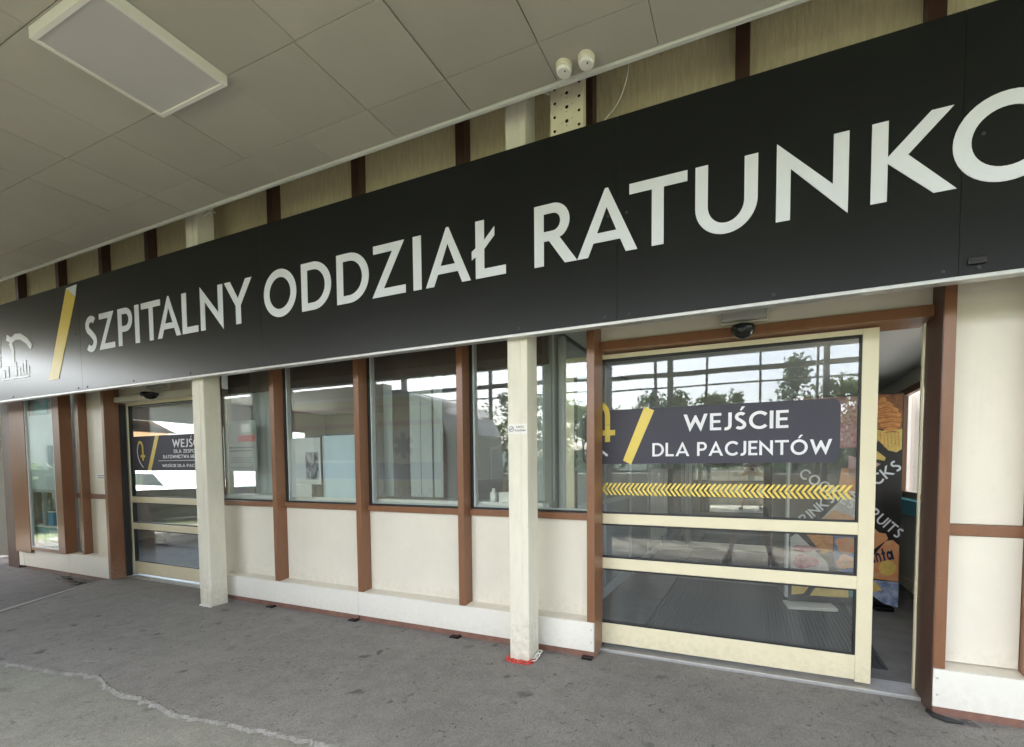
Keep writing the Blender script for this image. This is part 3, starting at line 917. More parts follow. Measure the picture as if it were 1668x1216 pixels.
decal([(.03, .30), (.25, .30), (.14, .145), (.03, .13)], 'chips')
decal([(.30, .30), (.55, .29), (.55, .13), (.20, .13)], 'chips')
decal([(.555, .27), (.66, .26), (.66, .14), (.555, .14)], 'teal_p')
decal([(.66, .86), (.74, .84), (.80, .78), (.86, .77), (.88, .72), (.74, .60), (.66, .58)], 'orange_p')
decal([(.66, .50), (.76, .55), (.86, .70), (.92, .71), (.975, .66), (.975, .31), (.66, .34)], 'orange_p', 2)
decal(arc(.88, .44, .075, .075, 0, 360, 18)[:-1], 'chips', 3)
decal([(.66, .32), (.978, .305), (.978, .06), (.86, .09), (.70, .20), (.66, .24)], 'ice_p')
decal([(.68, .27), (.78, .30), (.84, .22), (.76, .20)], 'chips', 2)


def vtext(t, u0, v0, ang, cap, m='vinyl_white', k=.95, lev=2):
    b = B()
    ca, sa = math.cos(R(ang)), math.sin(R(ang))
    L = text_width(t) * cap * k
    lettering(b, t, 0, 0, cap, L, lambda u, v, d: VM(u0 + u * ca - v * sa, v0 + u * sa + v * ca, d - .0012 * lev), .001)
    return part('printed_word', b, m, vm)


vtext('COOKIES', .07, 1.325, -34, .10, k=1.0)
vtext('DRINKS', .07, .775, 42, .10, k=.98)
vtext('SNACKS', .535, 1.045, 38, .108, k=.98)
vtext('FRUITS', .655, .985, -41, .10, k=.9)
M['navy_p'] = mat('print_navy', (0.012, 0.02, 0.07), 0.4)
vtext('Fanta', .672, .462, 14, .15, 'navy_p', k=.52, lev=4)

# ---- open-plan rooms behind the windows
struct('end_wall', B().box(-11.6, -11.5, 3.2, 4.95, 0, 2.95).box(-11.6, -11.5, 8.6, 9.2, 0, 2.95).box(-11.6, -11.5, 4.95, 8.6, 0, .95).box(-11.6, -11.5, 4.95, 8.6, 2.45, 2.95), 'inwall')
ew = thing('end_window', 'wide bright window in the far end wall behind the team door', 'window', (-11.55, 6.8, .95))
part('frame', B().box(-11.58, -11.52, 4.95, 8.6, .95, .99).box(-11.58, -11.52, 4.95, 8.6, 2.41, 2.45).box(-11.58, -11.52, 6.3, 6.36, .99, 2.41).box(-11.58, -11.52, 7.5, 7.56, .99, 2.41), 'inner_frame', ew)
part('pane', B().box(-11.553, -11.547, 4.95, 8.6, .99, 2.41), 'glass', ew)
bn = thing('waiting_bench', 'olive bench with curved back behind the team door', 'bench', (-10.6, 6.0, 0))
part('backrest', B().tube([(-10.9, 4.9, .62), (-10.8, 5.4, .72), (-10.8, 6.0, .72), (-10.9, 6.6, .60)], .09, 10), 'offwhite', bn, smooth=True)
part('seat', B().box(-10.85, -10.4, 4.9, 6.6, .36, .44, .03), 'offwhite', bn)
part('leg', B().box(-10.7, -10.6, 5.0, 5.06, 0, .36), 'steel_grey', bn)
part('leg', B().box(-10.7, -10.6, 6.4, 6.46, 0, .36), 'steel_grey', bn)
door_mat(-7.2, -5.9, 3.5, 4.6, 'dark mat inside the team door on the left')

np_ = thing('notice_poster', 'grey notice poster with a red bar hanging in the leftmost window', 'poster', (-5.15, 3.14, 1.39))
part('sheet', B().box(-5.40, -4.945, 3.140, 3.143, 1.385, 1.93), 'poster_grey', np_)
part('red_bar', B().box(-5.245, -4.965, 3.1375, 3.1395, 1.705, 1.775), 'red_print', np_)
tl = B()
for z, w, x in ((1.635, .42, -5.385), (1.60, .40, -5.385), (1.53, .36, -5.36), (1.505, .38, -5.38), (1.48, .36, -5.37), (1.425, .40, -5.385), (1.405, .36, -5.37)):
    k = .009 if z > 1.59 else .004
    xx = x
    random.seed(int(z * 1000))
    while xx < x + w - .03:
        l = random.uniform(.012, .05)
        tl.box(xx, min(xx + l, x + w), 3.1378, 3.1395, z, z + k * 1.6)
        xx += l + .012
part('text_lines', tl, 'ink', np_)
pb_ = thing('privacy_screen', 'pale blue sheet standing inside the second window', 'panel', (-3.75, 3.17, 1.1))
part('sheet', B().box(-3.99, -3.41, 3.170, 3.176, 1.12, 1.735), 'frost', pb_)
part('sheet_fold', B().box(-3.985, -3.975, 3.160, 3.169, 1.13, 1.72), 'inner_frame', pb_)
pp = thing('picture_poster', 'paper sheet with a dark grey picture beside the blue panel', 'poster', (-4.2, 3.15, 1.1))
part('sheet', B().box(-4.425, -4.005, 3.150, 3.153, 1.25, 1.72), 'paper', pp)
part('sheet', B().box(-4.425, -4.14, 3.150, 3.153, 1.12, 1.248), 'paper', pp)
M['photo'] = mat('dark_picture', (0.5, 0.5, 0.48), 0.6, 0.9, 22, c2=(0.02, 0.02, 0.02), stretch=(1, 1, .6))
part('picture', B().box(-4.215, -4.035, 3.1475, 3.1495, 1.30, 1.575), 'photo', pp)
cup = B().lathe([(.05, 0), (.065, .05), (.07, .115), (.066, .115), (.06, .1)], (-4.07, 3.21, 1.125), 'Z', 16)
solo('plant_pot', cup, 'ink', (-4.07, 3.21, 1.125), 'dark pot on the window sill under the picture sheet', 'pot', smooth=True)
sl = struct('window_board', B().box(-5.59, -1.56, 3.185, 3.42, 1.08, 1.122, .003), 'white')
vb = thing('vertical_blind', 'pale vertical blind strips behind the middle window', 'blind', (-2.95, 3.3, 1.1))
for i, (x, w) in enumerate(((-3.33, .11), (-3.02, .125), (-2.88, .125), (-2.74, .10))):
    part('slat', B().box(x, x + w, 3.30 + .01 * (i % 2), 3.304 + .01 * (i % 2), 1.14, 2.9), 'blind', vb)
part('head_rail', B().box(-3.35, -2.3, 3.28, 3.33, 2.9, 2.94), 'inner_frame', vb)
cp = thing('curtain', 'pale grey curtain strip beside the patient door', 'curtain', (-1.52, 3.34, 1.1))
b = B()
pr = []
for i in range(13):
    pr.append((-1.72 + i * .016, 3.335 + .012 * math.sin(i * 1.6)))
b.shape([pr + [(x, y + .006) for x, y in pr[::-1]]], lambda u, v, d: Vector((u, v, 1.13 + d)), 1.75)
part('fabric', b, 'blind', cp)
cp2 = thing('grey_curtain', 'grey curtain strip at the right end of the leftmost window', 'curtain', (-4.75, 3.30, 1.1))
pr = [(-5.23 + i * .03, 3.30 + .012 * math.sin(i * 1.4)) for i in range(16)]
b = B()
b.shape([pr + [(x, y + .006) for x, y in pr[::-1]]], lambda u, v, d: Vector((u, v, 1.13 + d)), 1.75)
part('fabric', b, 'blind', cp2)
bt = thing('bottle', 'small white bottle on the window sill left of the cream column', 'bottle', (-2.06, 3.24, 1.122))
part('body', B().lathe([(.030, 0), (.032, .01), (.032, .075), (.015, .09)], (-2.06, 3.24, 1.122), 'Z', 14), 'white', bt, smooth=True)
part('cap', B().lathe([(.014, .0), (.014, .022)], (-2.06, 3.24, 1.212), 'Z', 12), 'white', bt)
bx = thing('tissue_box', 'white box on the window sill next to the small bottle', 'box', (-1.92, 3.25, 1.122))
part('body', B().box(-1.985, -1.86, 3.20, 3.30, 1.122, 1.20, .003), 'white', bx)
part('lid', B().box(-1.985, -1.86, 3.20, 3.30, 1.2005, 1.206, .001), 'inner_frame', bx)
dk = thing('office_desk', 'grey desk behind the window sill left of the column', 'desk', (-3, 5.2, 0))
part('top', B().box(-4.2, -2.0, 4.7, 5.5, .72, .75, .003), 'ingrey', dk)
for x in (-4.1, -2.15):
    part('leg', B().box(x, x + .05, 4.8, 5.4, 0, .719), 'steel_grey', dk)

cb = thing('filing_cabinet', 'grey filing cabinet against the back wall of the office', 'cabinet', (-4.6, 8.9, 0))
part('body', B().box(-5.6, -3.9, 8.7, 9.19, 0, 1.9, .005), 'inwall', cb)
for i in range(3):
    part('door', B().box(-5.57 + i * .56, -5.03 + i * .56, 8.68, 8.699, .05, 1.85, .003), 'ingrey', cb)
mo = thing('monitor', 'black computer monitor on the office desk', 'monitor', (-3.3, 5.1, .75))
part('screen', B().box(-3.6, -3.0, 5.08, 5.12, .88, 1.26, .005), 'black', mo)
part('stand', B().box(-3.33, -3.27, 5.12, 5.15, .75, 1.0).box(-3.42, -3.18, 5.02, 5.22, .751, .765), 'black', mo)
oc = thing('office_chair', 'dark office chair behind the office desk', 'chair', (-2.8, 5.9, 0))
part('seat', B().box(-3.05, -2.55, 5.65, 6.15, .44, .52, .02), 'rubber', oc)
part('backrest', B().box(-3.02, -2.58, 6.12, 6.18, .58, 1.2, .02), 'rubber', oc)
part('post', B().tube([(-2.8, 5.9, .05), (-2.8, 5.9, .44)], .03, 8), 'steel_grey', oc)
for k in range(3):
    np2 = thing('wall_notice', ['white notice high on the office back wall', 'white notice low on the office back wall', 'small white notice right on the office back wall'][k], 'notice', (-3 + k * .5, 9.19, 1.5), 'notices on the office wall')
    part('sheet', B().box(-3.2 + k * .5, -2.9 + k * .5, 9.185, 9.198, 1.35 + .15 * (k % 2), 1.75 + .15 * (k % 2)), 'paper', np2)

# display window contents
fp = thing('frosted_panel', 'tall frosted blue grey panel inside the far left display window', 'panel', (-9.25, 3.10, .3))
part('sheet', B().box(-9.62, -8.90, 3.004, 3.010, 1.13, 2.17), 'frost', fp)
part('clamp_bar', B().box(-9.66, -8.90, 3.012, 3.03, 1.09, 1.128, .003), 'steel_grey', fp)
ms = thing('blue_letter_sign', 'bright blue letter M sign at the top of the display window', 'sign', (-9.35, 3.03, 2.2))
part('letter', B().shape([[(-9.46, 2.185), (-9.10, 2.185), (-9.10, 2.36), (-9.17, 2.42), (-9.28, 2.31), (-9.39, 2.42), (-9.46, 2.36)]], lambda u, v, d: Vector((u, 3.02 + d, v)), .01), 'cyan', ms)
part('plate', B().box(-9.70, -8.95, 3.035, 3.045, 2.175, 2.60), 'ingrey', ms)
bc = thing('blue_canister', 'white water canister with a blue wrapper in the display window', 'canister', (-9.70, 3.14, .62))
part('body', B().lathe([(.10, 0), (.11, .02), (.11, .33), (.085, .39), (.04, .42), (.04, .45)], (-9.72, 3.14, .615), 'Z', 18), 'white', bc, smooth=True)
part('wrapper', B().lathe([(.112, .03), (.113, .04), (.113, .20), (.112, .21)], (-9.72, 3.14, .615), 'Z', 18), 'blue', bc, smooth=True)
bl = thing('blue_box', 'bright blue carton on the display shelf', 'carton', (-9.2, 3.1, .62))
part('body', B().box(-9.34, -9.20, 3.06, 3.14, .615, .80, .004), 'blue', bl)
part('lid', B().box(-9.342, -9.198, 3.058, 3.142, .801, .815, .003), 'white', bl)
st = thing('display_stand', 'grey metal stand with a foot on the display shelf', 'stand', (-9.42, 3.08, .6))
part('pole', B().tube([(-9.44, 3.07, .63), (-9.44, 3.07, 1.09)], .028, 10), 'steel_grey', st)
part('foot', B().box(-9.55, -9.33, 3.025, 3.055, .615, .64, .003), 'steel_grey', st)
sh = thing('display_shelf', 'pale display shelf with turquoise front in the far left window', 'shelf', (-9.35, 3.1, .3))
part('board', B().box(-9.95, -8.86, 3.02, 3.3, .59, .614, .003), 'white', sh)
part('front', B().box(-9.95, -8.86, 3.03, 3.05, .33, .589), 'teal_p', sh)
part('front_sheet', B().box(-9.55, -9.38, 3.020, 3.0285, .36, .50), 'frost', sh)
part('front_sheet', B().box(-9.22, -9.02, 3.020, 3.0285, .40, .56), 'frost', sh)
struct('display_back', B().box(-11.4, -8.55, 3.45, 3.5, 0, 2.95), 'ingrey')

# ================================================================== SLIDING DOORS
def sliding_door(name, label, x0, x1, xl, xr, mirror):
    """x0..x1 leaf outer edges, xl..xr stile inner edges"""
    y0, y1 = 3.205, 3.255
    t = thing(name, label, 'sliding door', ((x0 + x1) / 2, 3.23, 0))
    part('stile', B().box(x0, xl, y0, y1, .035, 2.262, .004), 'frame', t)
    part('stile', B().box(xr, x1, y0, y1, .035, 2.262, .004), 'frame', t)
    part('top_rail', B().box(xl, xr, y0 + .002, y1 - .002, 2.228, 2.262, .003), 'frame', t)
    part('middle_rail', B().box(xl, xr, y0 + .002, y1 - .002, .979, 1.057, .004), 'frame', t)
    part('lower_rail', B().box(xl, xr, y0 + .002, y1 - .002, .632, .716, .004), 'frame', t)
    part('bottom_rail', B().box(xl, xr, y0 + .002, y1 - .002, .048, .206, .004), 'frame', t)
    for a, c in ((1.057, 2.228), (.716, .979), (.206, .632)):
        p = part('pane', B().box(xl + .012, xr - .012, 3.226, 3.234, a + .012, c - .012), 'door_glass', t)
        part('gasket', B().box(xl, xl + .012, y0 + .006, y1 - .006, a, c).box(xr - .012, xr, y0 + .006, y1 - .006, a, c)
             .box(xl + .012, xr - .012, y0 + .006, y1 - .006, a, a + .012).box(xl + .012, xr - .012, y0 + .006, y1 - .006, c - .012, c), 'gasket', p)
    return t


d1 = sliding_door('sliding_door', 'cream framed sliding door marked WEJŚCIE DLA PACJENTÓW standing partly open', -1.37, .718, -1.30, .630, False)
F1 = lambda off: (lambda u, v, d: Vector((u, 3.2255 - off + d, v)))


def rounded(x0, x1, z0, z1, r):
    return arc(x1 - r, z0 + r, r, r, -90, 0, 6) + arc(x1 - r, z1 - r, r, r, 0, 90, 6) + arc(x0 + r, z1 - r, r, r, 90, 180, 6) + arc(x0 + r, z0 + r, r, r, 180, 270, 6)


vs = part('entrance_sign', B().shape([rounded(-1.235, .522, 1.437, 1.846, .05)], F1(.002), .0018), 'vinyl_dark', d1)
b = B()
lettering(b, 'WEJŚCIE', -.460, 1.668, .118, .682, F1(.004), .0018)
lettering(b, 'DLA PACJENTÓW', -.684, 1.490, .098, 1.162, F1(.004), .0018)
part('lettering', b, 'vinyl_white', vs)
part('slash', B().shape([[(-.845, 1.432), (-.908, 1.462), (-.745, 1.858), (-.672, 1.828)]], F1(.004), .0018), 'yellow', vs)


def emblem(cx, z0, k, f, parent):
    """ribbon-like arch ending in a cross, white tails below"""
    b = B()
    b.shape([stroke([(cx + .075 * k, z0 + .19 * k), (cx + .075 * k, z0 + .26 * k)] + [(cx + .005 * k + .07 * k * math.cos(a), z0 + .26 * k + .09 * k * math.sin(a)) for a in [i * math.pi / 10 for i in range(1, 8)]], .04 * k)], f, .0015)
    b.shape([[(cx + .055 * k, z0 + .06 * k), (cx + .095 * k, z0 + .06 * k), (cx + .095 * k, z0 + .11 * k), (cx + .135 * k, z0 + .11 * k), (cx + .135 * k, z0 + .15 * k), (cx + .095 * k, z0 + .15 * k), (cx + .095 * k, z0 + .188 * k), (cx + .055 * k, z0 + .188 * k), (cx + .055 * k, z0 + .15 * k), (cx + .015 * k, z0 + .15 * k), (cx + .015 * k, z0 + .11 * k), (cx + .055 * k, z0 + .11 * k)]], f, .0015)
    part('emblem_cross', b, 'yellow', parent)
    b = B()
    pl = [(cx + .005 * k - .05 * k * math.sin(t) - .02 * k, z0 + .33 * k - .33 * k * i / 12) for i, t in [(i, i / 12 * math.pi * .9) for i in range(13)]]
    pl = [(cx - .0 * k, z0 + .345 * k), (cx - .045 * k, z0 + .315 * k), (cx - .07 * k, z0 + .25 * k), (cx - .075 * k, z0 + .19 * k), (cx - .06 * k, z0 + .12 * k), (cx - .025 * k, z0 + .05 * k), (cx + .03 * k, z0 - .01 * k), (cx + .075 * k, z0 - .045 * k)]
    b.shape([stroke(pl, .018 * k)], f, .0015)
    part('emblem_ribbon', b, 'vinyl_white', parent)


emblem(-1.105, 1.545, 1.0, F1(.004), vs)
b = B()
x = -1.075
while x < .552:
    for sgn in (1, -1):
        z = 1.246
        if sgn > 0: q = [(x, z + .001), (x + .018, z + .001), (x + .053, z + .046), (x + .035, z + .046)]
        else: q = [(x + .018, z - .001), (x, z - .001), (x + .035, z - .046), (x + .053, z - .046)]
        b.shape([q], F1(.002), .0018)
    x += .0345
part('warning_tape', b, 'yellow', d1)

d2 = sliding_door('sliding_door', 'cream framed team door behind the left column with its small dark sign', -7.565, -5.53, -7.535, -5.60, True)
vs2 = part('entrance_sign', B().shape([rounded(-7.50, -5.75, 1.392, 1.832, .04)], F1(.002), .0018), 'vinyl_dark', d2)
part('slash', B().shape([[(-7.175, 1.394), (-7.10, 1.394), (-6.90, 1.830), (-6.98, 1.830)]], F1(.004), .0018), 'yellow', vs2)
b = B()
lettering(b, 'WEJŚCIE', -6.628, 1.676, .100, .66, F1(.004), .0018)
lettering(b, 'DLA ZESPOŁÓW', -6.60, 1.608, .042, .62, F1(.004), .0018)
lettering(b, 'RATOWNICTWA MEDYCZNEGO', -6.828, 1.543, .042, 1.02, F1(.004), .0018)
lettering(b, 'WEJŚCIE DLA PACJENTÓW', -6.855, 1.436, .036, .98, F1(.004), .0018)
b.shape([[(-6.93, 1.512), (-5.80, 1.512), (-5.80, 1.518), (-6.93, 1.518)]], F1(.004), .0018)
part('lettering', b, 'vinyl_white', vs2)
emblem(-7.33, 1.47, .82, F1(.004), vs2)

# fittings over the doors
for x, lab in ((-.064, 'over the patient door'), (-6.66, 'over the team door')):
    yq = 3.122 if x > -1 else 3.098
    t = thing('motion_sensor', 'black dome motion sensor on the beam ' + lab, 'sensor', (x, yq, 2.29), 'door sensors')
    z = 2.305
    part('housing', B().lathe([(.072, .012), (.076, .004), (.073, -.012), (.060, -.038), (.038, -.058), (.012, -.066)], (x, yq - .055, z), 'Z', 22).box(x - .07, x + .07, yq - .055, yq, z - .02, z + .012, .004), 'black', t, smooth=True)
    part('lens', B().lathe([(.03, .0), (.028, .008), (.012, .012)], (x - .008, yq - .124, z - .016), '-Y', 16), 'dark_glass', t, smooth=True)
for x, lab in ((-.06, 'over the patient door'), (-6.62, 'over the team door')):
    yq = 3.158 if x > -1 else 3.148
    t = thing('emergency_light', 'grey bulkhead light fixed on the cream panel ' + lab, 'light fitting', (x, yq, 2.4), 'lights over the doors')
    part('base', B().box(x - .15, x + .15, yq - .035, yq, 2.355, 2.455, .006), 'offwhite', t)
    part('cover', B().box(x - .14, x + .14, yq - .095, yq - .036, 2.36, 2.450, .014), 'clear_plastic', t)

# ================================================================== FASCIA SIGN
sg = thing('fascia_sign', 'long dark sign board reading SZPITALNY ODDZIAŁ RATUNKO in white capitals', 'sign', (0, 2.7, 2.3))
seams = [-12.2, -10.39, -7.256, -4.127, -.80, .922, 4.0, 6.2]
for a, c in zip(seams, seams[1:]):
    part('board', B().box(a + .0008, c - .0008, 2.700, 2.716, 2.330, 3.570, .0008), 'sign', sg)
part('bottom_trim', B().box(-12.2, 6.2, 2.694, 2.750, 2.308, 2.3285, .003), 'alu', sg)
part('back_frame', B().box(-12.2, 6.2, 2.718, 2.745, 2.34, 2.40).box(-12.2, 6.2, 2.718, 2.745, 3.45, 3.52), 'steel_grey', sg)
LET = [('S', -7.129, -6.884), ('Z', -6.843, -6.522), ('P', -6.448, -6.173), ('I', -6.123, -6.044), ('T', -5.999, -5.657), ('A', -5.718, -5.32), ('L', -5.293, -5.039), ('N', -4.997, -4.655), ('Y', -4.627, -4.24), ('O', -4.073, -3.664), ('D', -3.6, -3.252), ('D', -3.188, -2.841), ('Z', -2.807, -2.474), ('I', -2.399, -2.322), ('A', -2.282, -1.884), ('Ł', -1.874, -1.589), ('R', -1.376, -1.067), ('A', -1.067, -0.671), ('T', -0.722, -0.373), ('U', -0.327, 0.011), ('N', 0.105, 0.448), ('K', 0.548, 0.904), ('O', 0.887, 1.30), ('W', 1.36, 1.87), ('Y', 1.88, 2.26)]
for ch, a, c in LET:
    shp, w = glyph(ch)
    k = (c - a) / w
    b = B()
    for cont in shp:
        b.shape([[(a + u * k, 2.748 + v * .396) for u, v in q] for q in cont], lambda u, v, d: Vector((u, 2.6965 + d, v)), .0032)
    part('letter', b, 'letter', sg)
FS = lambda u, v, d: Vector((u, 2.6965 + d, v))
part('slash', B().shape([[(-8.03, 2.50), (-7.79, 2.50), (-7.315, 3.40), (-7.508, 3.525)]], FS, .0032), 'yellow', sg)
part('slash_corner', B().shape([[(-7.508, 3.528), (-7.312, 3.405), (-7.271, 3.538)]], FS, .0032), 'letter', sg)
b = B()
b.shape([stroke([(-9.36, 2.76), (-9.34, 3.10), (-9.42, 3.22)], .13)], FS, .0032)
b.shape([stroke([(-8.95, 2.74), (-8.93, 2.95), (-8.99, 3.06)], .085)], FS, .0032)
b.shape([stroke([(-9.08, 3.13), (-8.95, 3.08), (-8.84, 3.115), (-8.70, 3.105), (-8.55, 3.04), (-8.42, 2.945)], .075)], lambda u, v, d: Vector((u, 2.6955 + d, v)), .0042)
part('logo', b, 'letter', sg)
b = B()
for i, x in enumerate((-9.24, -9.12, -8.90, -8.80, -8.72, -8.64, -8.56)):
    b.shape([[(x, 2.62), (x + .05, 2.62), (x + .05, 2.72 + .04 * (i % 3)), (x, 2.72 + .04 * (i % 3))]], FS, .0032)
b.shape([[(-9.26, 2.585), (-8.52, 2.585), (-8.52, 2.605), (-9.26, 2.605)]], FS, .0032)
part('logo_words', b, 'letter', sg)
for x in (-10.2, -9.0, -7.35, -7.15, -6.2, -5.2, -4.22, -4.03, -3.1, -2.35, -1.5, -.88, -.72, .1, .86, 1.0, 1.9):
    part('screw', B().lathe([(.011, 0), (.010, .003), (.005, .005)], (x, 2.70, 2.36), '-Y', 10), 'ink', sg)
for x in (-7.35, -.86, -.74, 1.0):
    part('screw', B().lathe([(.009, 0), (.009, .003), (.004, .005)], (x, 2.70, 2.98), '-Y', 10), 'ink', sg)
part('cable_clip', B().box(.955, 1.03, 2.688, 2.699, 2.375, 2.41, .006), 'black', sg)

# ================================================================== COLUMNS
def column(x0, x1, label):
    t = thing('support_column', label, 'column', ((x0 + x1) / 2, 2.84, 0), 'cream canopy columns')
    part('shaft', B().box(x0, x1, 2.762, 2.918, -.02, 4.44, .010), 'cream_col', t)
    part('weld_seam', B().box(x0 + (x1 - x0) * .66, x0 + (x1 - x0) * .66 + .005, 2.7595, 2.7615, .02, 4.2), 'cream_col', t)
    return t


c1 = column(-5.308, -5.126, 'plain cream square column in front of the team door')
c2 = column(-1.632, -1.473, 'cream square column with a no smoking sticker and a red chain at its foot')
column(-10.95, -10.79, 'cream square column at the far left edge of the view')
# crumbling paint at the base of the left column
b = B()
random.seed(5)
for i in range(7):
    x = -5.29 + i * .026; b.box(x, x + .02, 2.735 + random.random() * .012, 2.760, .0, .006 + random.random() * .012)
part('flaking_base', b, 'white', c1)
ns = thing('no_smoking_sign', 'small white ZAKAZ PALENIA sticker on the column by the patient door', 'sign', (-1.55, 2.76, 1.68))
part('plate', B().box(-1.627, -1.477, 2.7605, 2.7615, 1.648, 1.722), 'white', ns)
FN = lambda u, v, d: Vector((u, 2.7592 + d, v))
b = B()
b.shape([arc(-1.602, 1.685, .020, .020, 0, 360, 20)[:-1], arc(-1.602, 1.685, .016, .016, 0, 360, 20)[:-1]], FN, .0012)
b.shape([stroke([(-1.615, 1.673), (-1.589, 1.697)], .004)], lambda u, v, d: Vector((u, 2.7588 + d, v)), .0016)
b.shape([[(-1.612, 1.682), (-1.592, 1.682), (-1.592, 1.687), (-1.612, 1.687)]], lambda u, v, d: Vector((u, 2.7584 + d, v)), .002)
lettering(b, 'ZAKAZ', -1.562, 1.692, .014, .062, FN, .0012)
lettering(b, 'PALENIA', -1.574, 1.667, .014, .088, FN, .0012)
part('print', b, 'purple_ink', ns)
nb = thing('notice_plate', 'small white notice plate on the cream panel left of the team door', 'sign', (-8.0, 3.1, 1.3))
part('plate', B().box(-8.10, -7.86, 3.104, 3.111, 1.262, 1.355, .002), 'white', nb)
part('print', B().box(-8.07, -7.90, 3.1018, 3.1035, 1.32, 1.332).box(-8.07, -7.92, 3.1018, 3.1035, 1.295, 1.305), 'purple_ink', nb)

# plastic chain round the foot of the column
ch = thing('plastic_chain', 'red and white plastic chain lying round the foot of the column', 'chain', (-1.55, 2.8, 0))


def link(p, ang, tilt, m):
    b = B()
    pts = []
    for i in range(14):
        a = 2 * math.pi * i / 14
        x = .016 * math.copysign(1, math.cos(a)) + .011 * math.cos(a)
        y = .012 * math.sin(a)
        ct, st_ = math.cos(tilt), math.sin(tilt)
        yy, zz = y * ct, y * st_
        pts.append((p[0] + x * math.cos(ang) - yy * math.sin(ang), p[1] + x * math.sin(ang) + yy * math.cos(ang), p[2] + zz))
    b.tube(pts, .0042, 6, True)
    part('link', b, m, ch, smooth=True)


pts = [(-1.655, 2.80), (-1.655, 2.765), (-1.635, 2.738), (-1.60, 2.742), (-1.565, 2.730), (-1.53, 2.738), (-1.497, 2.734), (-1.466, 2.748), (-1.452, 2.785), (-1.450, 2.825), (-1.446, 2.865), (-1.452, 2.90)]
for i, ((xa, ya), (xb, yb)) in enumerate(zip(pts, pts[1:])):
    wht = i >= 8
    z = .008 if not wht else .012 + .012 * (i - 8)
    link(((xa + xb) / 2, (ya + yb) / 2, z + .006), math.atan2(yb - ya, xb - xa), R(75 if i % 2 else 12), 'white' if wht else 'red')

# rubber strip at the right door post
b = B().tube([(.955, 3.02, .012), (.975, 2.975, .010), (1.02, 2.945, .010), (1.09, 2.93, .012)], [.010, .016, .016, .007], 8)
solo('rubber_strip', b, 'rubber', (1.0, 2.95, 0), 'black rubber strip curling out from the right door post', 'rubber strip', smooth=True)

# ================================================================== CANOPY CEILING
gx = [-3.63 + .622 * k for k in range(-14, 9)]
gyl = [2.555, 2.290, 1.790, 1.205, .62]
ce = struct('canopy_ceiling', B().box(-14, 9, -2.40, 2.56, 3.780, 3.80), 'ceil')
cache = {}
for i, (x0, x1) in enumerate(zip(gx, gx[1:])):
    for j, (y1, y0) in enumerate(zip(gyl, gyl[1:])):
        if x0 > .2 and j > 1: continue
        key = j
        if key not in cache:
            o = part('ceiling_tile', B().box(-.311 + .0018, .311 - .0018, y0 + .0018, y1 - .0018, 3.766, 3.7785, .0016), 'ceil', ce)
            cache[key] = o
            o.location = ((x0 + x1) / 2, 0, 0)
        else:
            o = cache[key].copy(); COL.objects.link(o); o.parent = ce
            o.location = ((x0 + x1) / 2, 0, random.uniform(-.0015, .0008))
        o.rotation_euler = (0, R(random.uniform(-.12, .12)), 0)
part('edge_trim', B().box(-14, 9, 2.559, 2.583, 3.752, 3.81, .002), 'ceil_trim', ce)
struct('roof', B().box(-14, 1.7, -2.5, 9.4, 4.45, 4.7).box(1.7, 9, -2.5, 3.3, 4.45, 4.7), 'brown_dark')
lt = thing('ceiling_light', 'square ceiling light with a white frame and unlit grey diffuser', 'light', (-3.3, 1.5, 3.74))
x0, x1, y0, y1 = -3.625, -2.965, 1.212, 1.788
part('frame', B().box(x0, x0 + .022, y0, y1, 3.705, 3.764, .002).box(x1 - .022, x1, y0, y1, 3.705, 3.764, .002).box(x0 + .022, x1 - .022, y0, y0 + .022, 3.705, 3.764, .002).box(x0 + .022, x1 - .022, y1 - .022, y1, 3.705, 3.764, .002), 'lamp_frame', lt)
part('diffuser', B().box(x0 + .022, x1 - .022, y0 + .022, y1 - .022, 3.713, 3.722), 'lamp_diff', lt)
for x, lab in ((-1.058, 'left one of two round cream detectors at the ceiling edge'), (-.918, 'right one of two round cream detectors at the ceiling edge')):
    t = thing('smoke_detector', lab, 'smoke detector', (x, 2.47, 3.766), 'detectors at the ceiling edge')
    part('base', B().lathe([(.050, 0), (.050, -.022), (.046, -.028)], (x, 2.47, 3.7655), 'Z', 28), 'offwhite', t)
    part('cap', B().lathe([(.044, -.0285), (.044, -.038), (.038, -.045), (.012, -.047)], (x, 2.47, 3.7655), 'Z', 28), 'white', t)
    part('indicator', B().lathe([(.005, -.0475), (.004, -.050)], (x + .012, 2.455, 3.7655), 'Z', 8), 'ink', t)
# perforated tray
ppl = thing('perforated_tray', 'cream perforated cable tray hanging in the gap above the sign', 'cable tray', (-1.17, 2.78, 3.6))
x0, x1, z0, z1 = -1.290, -1.055, 3.25, 4.20
cont = [[(x0, z0), (x1, z0), (x1, z1), (x0, z1)]]
zz = z0 + .05
k = 0
while zz < z1 - .04:
    for xx, r in ((x0 + .03, .0105), (x1 - .03, .0105)):
        cont.append(arc(xx, zz + .045 * (k % 1), r, r, 360, 0, 10)[:-1])
    cont.append(arc((x0 + x1) / 2, zz + .045, .0125, .0125, 360, 0, 12)[:-1])
    cont.append(arc((x0 + x1) / 2 - .035, zz + .040, .0045, .0045, 360, 0, 6)[:-1])
    cont.append(arc((x0 + x1) / 2 + .035, zz + .055, .0045, .0045, 360, 0, 6)[:-1])
    cont.append(arc((x0 + x1) / 2, zz + .015, .0045, .0045, 360, 0, 6)[:-1])
    zz += .09
part('plate', B().shape(cont, lambda u, v, d: Vector((u, 2.78 + d, v)), .003), 'plate', ppl)
part('backing', B().box(x0 + .004, x1 - .004, 2.80, 2.83, z0, z1), 'black', ppl)
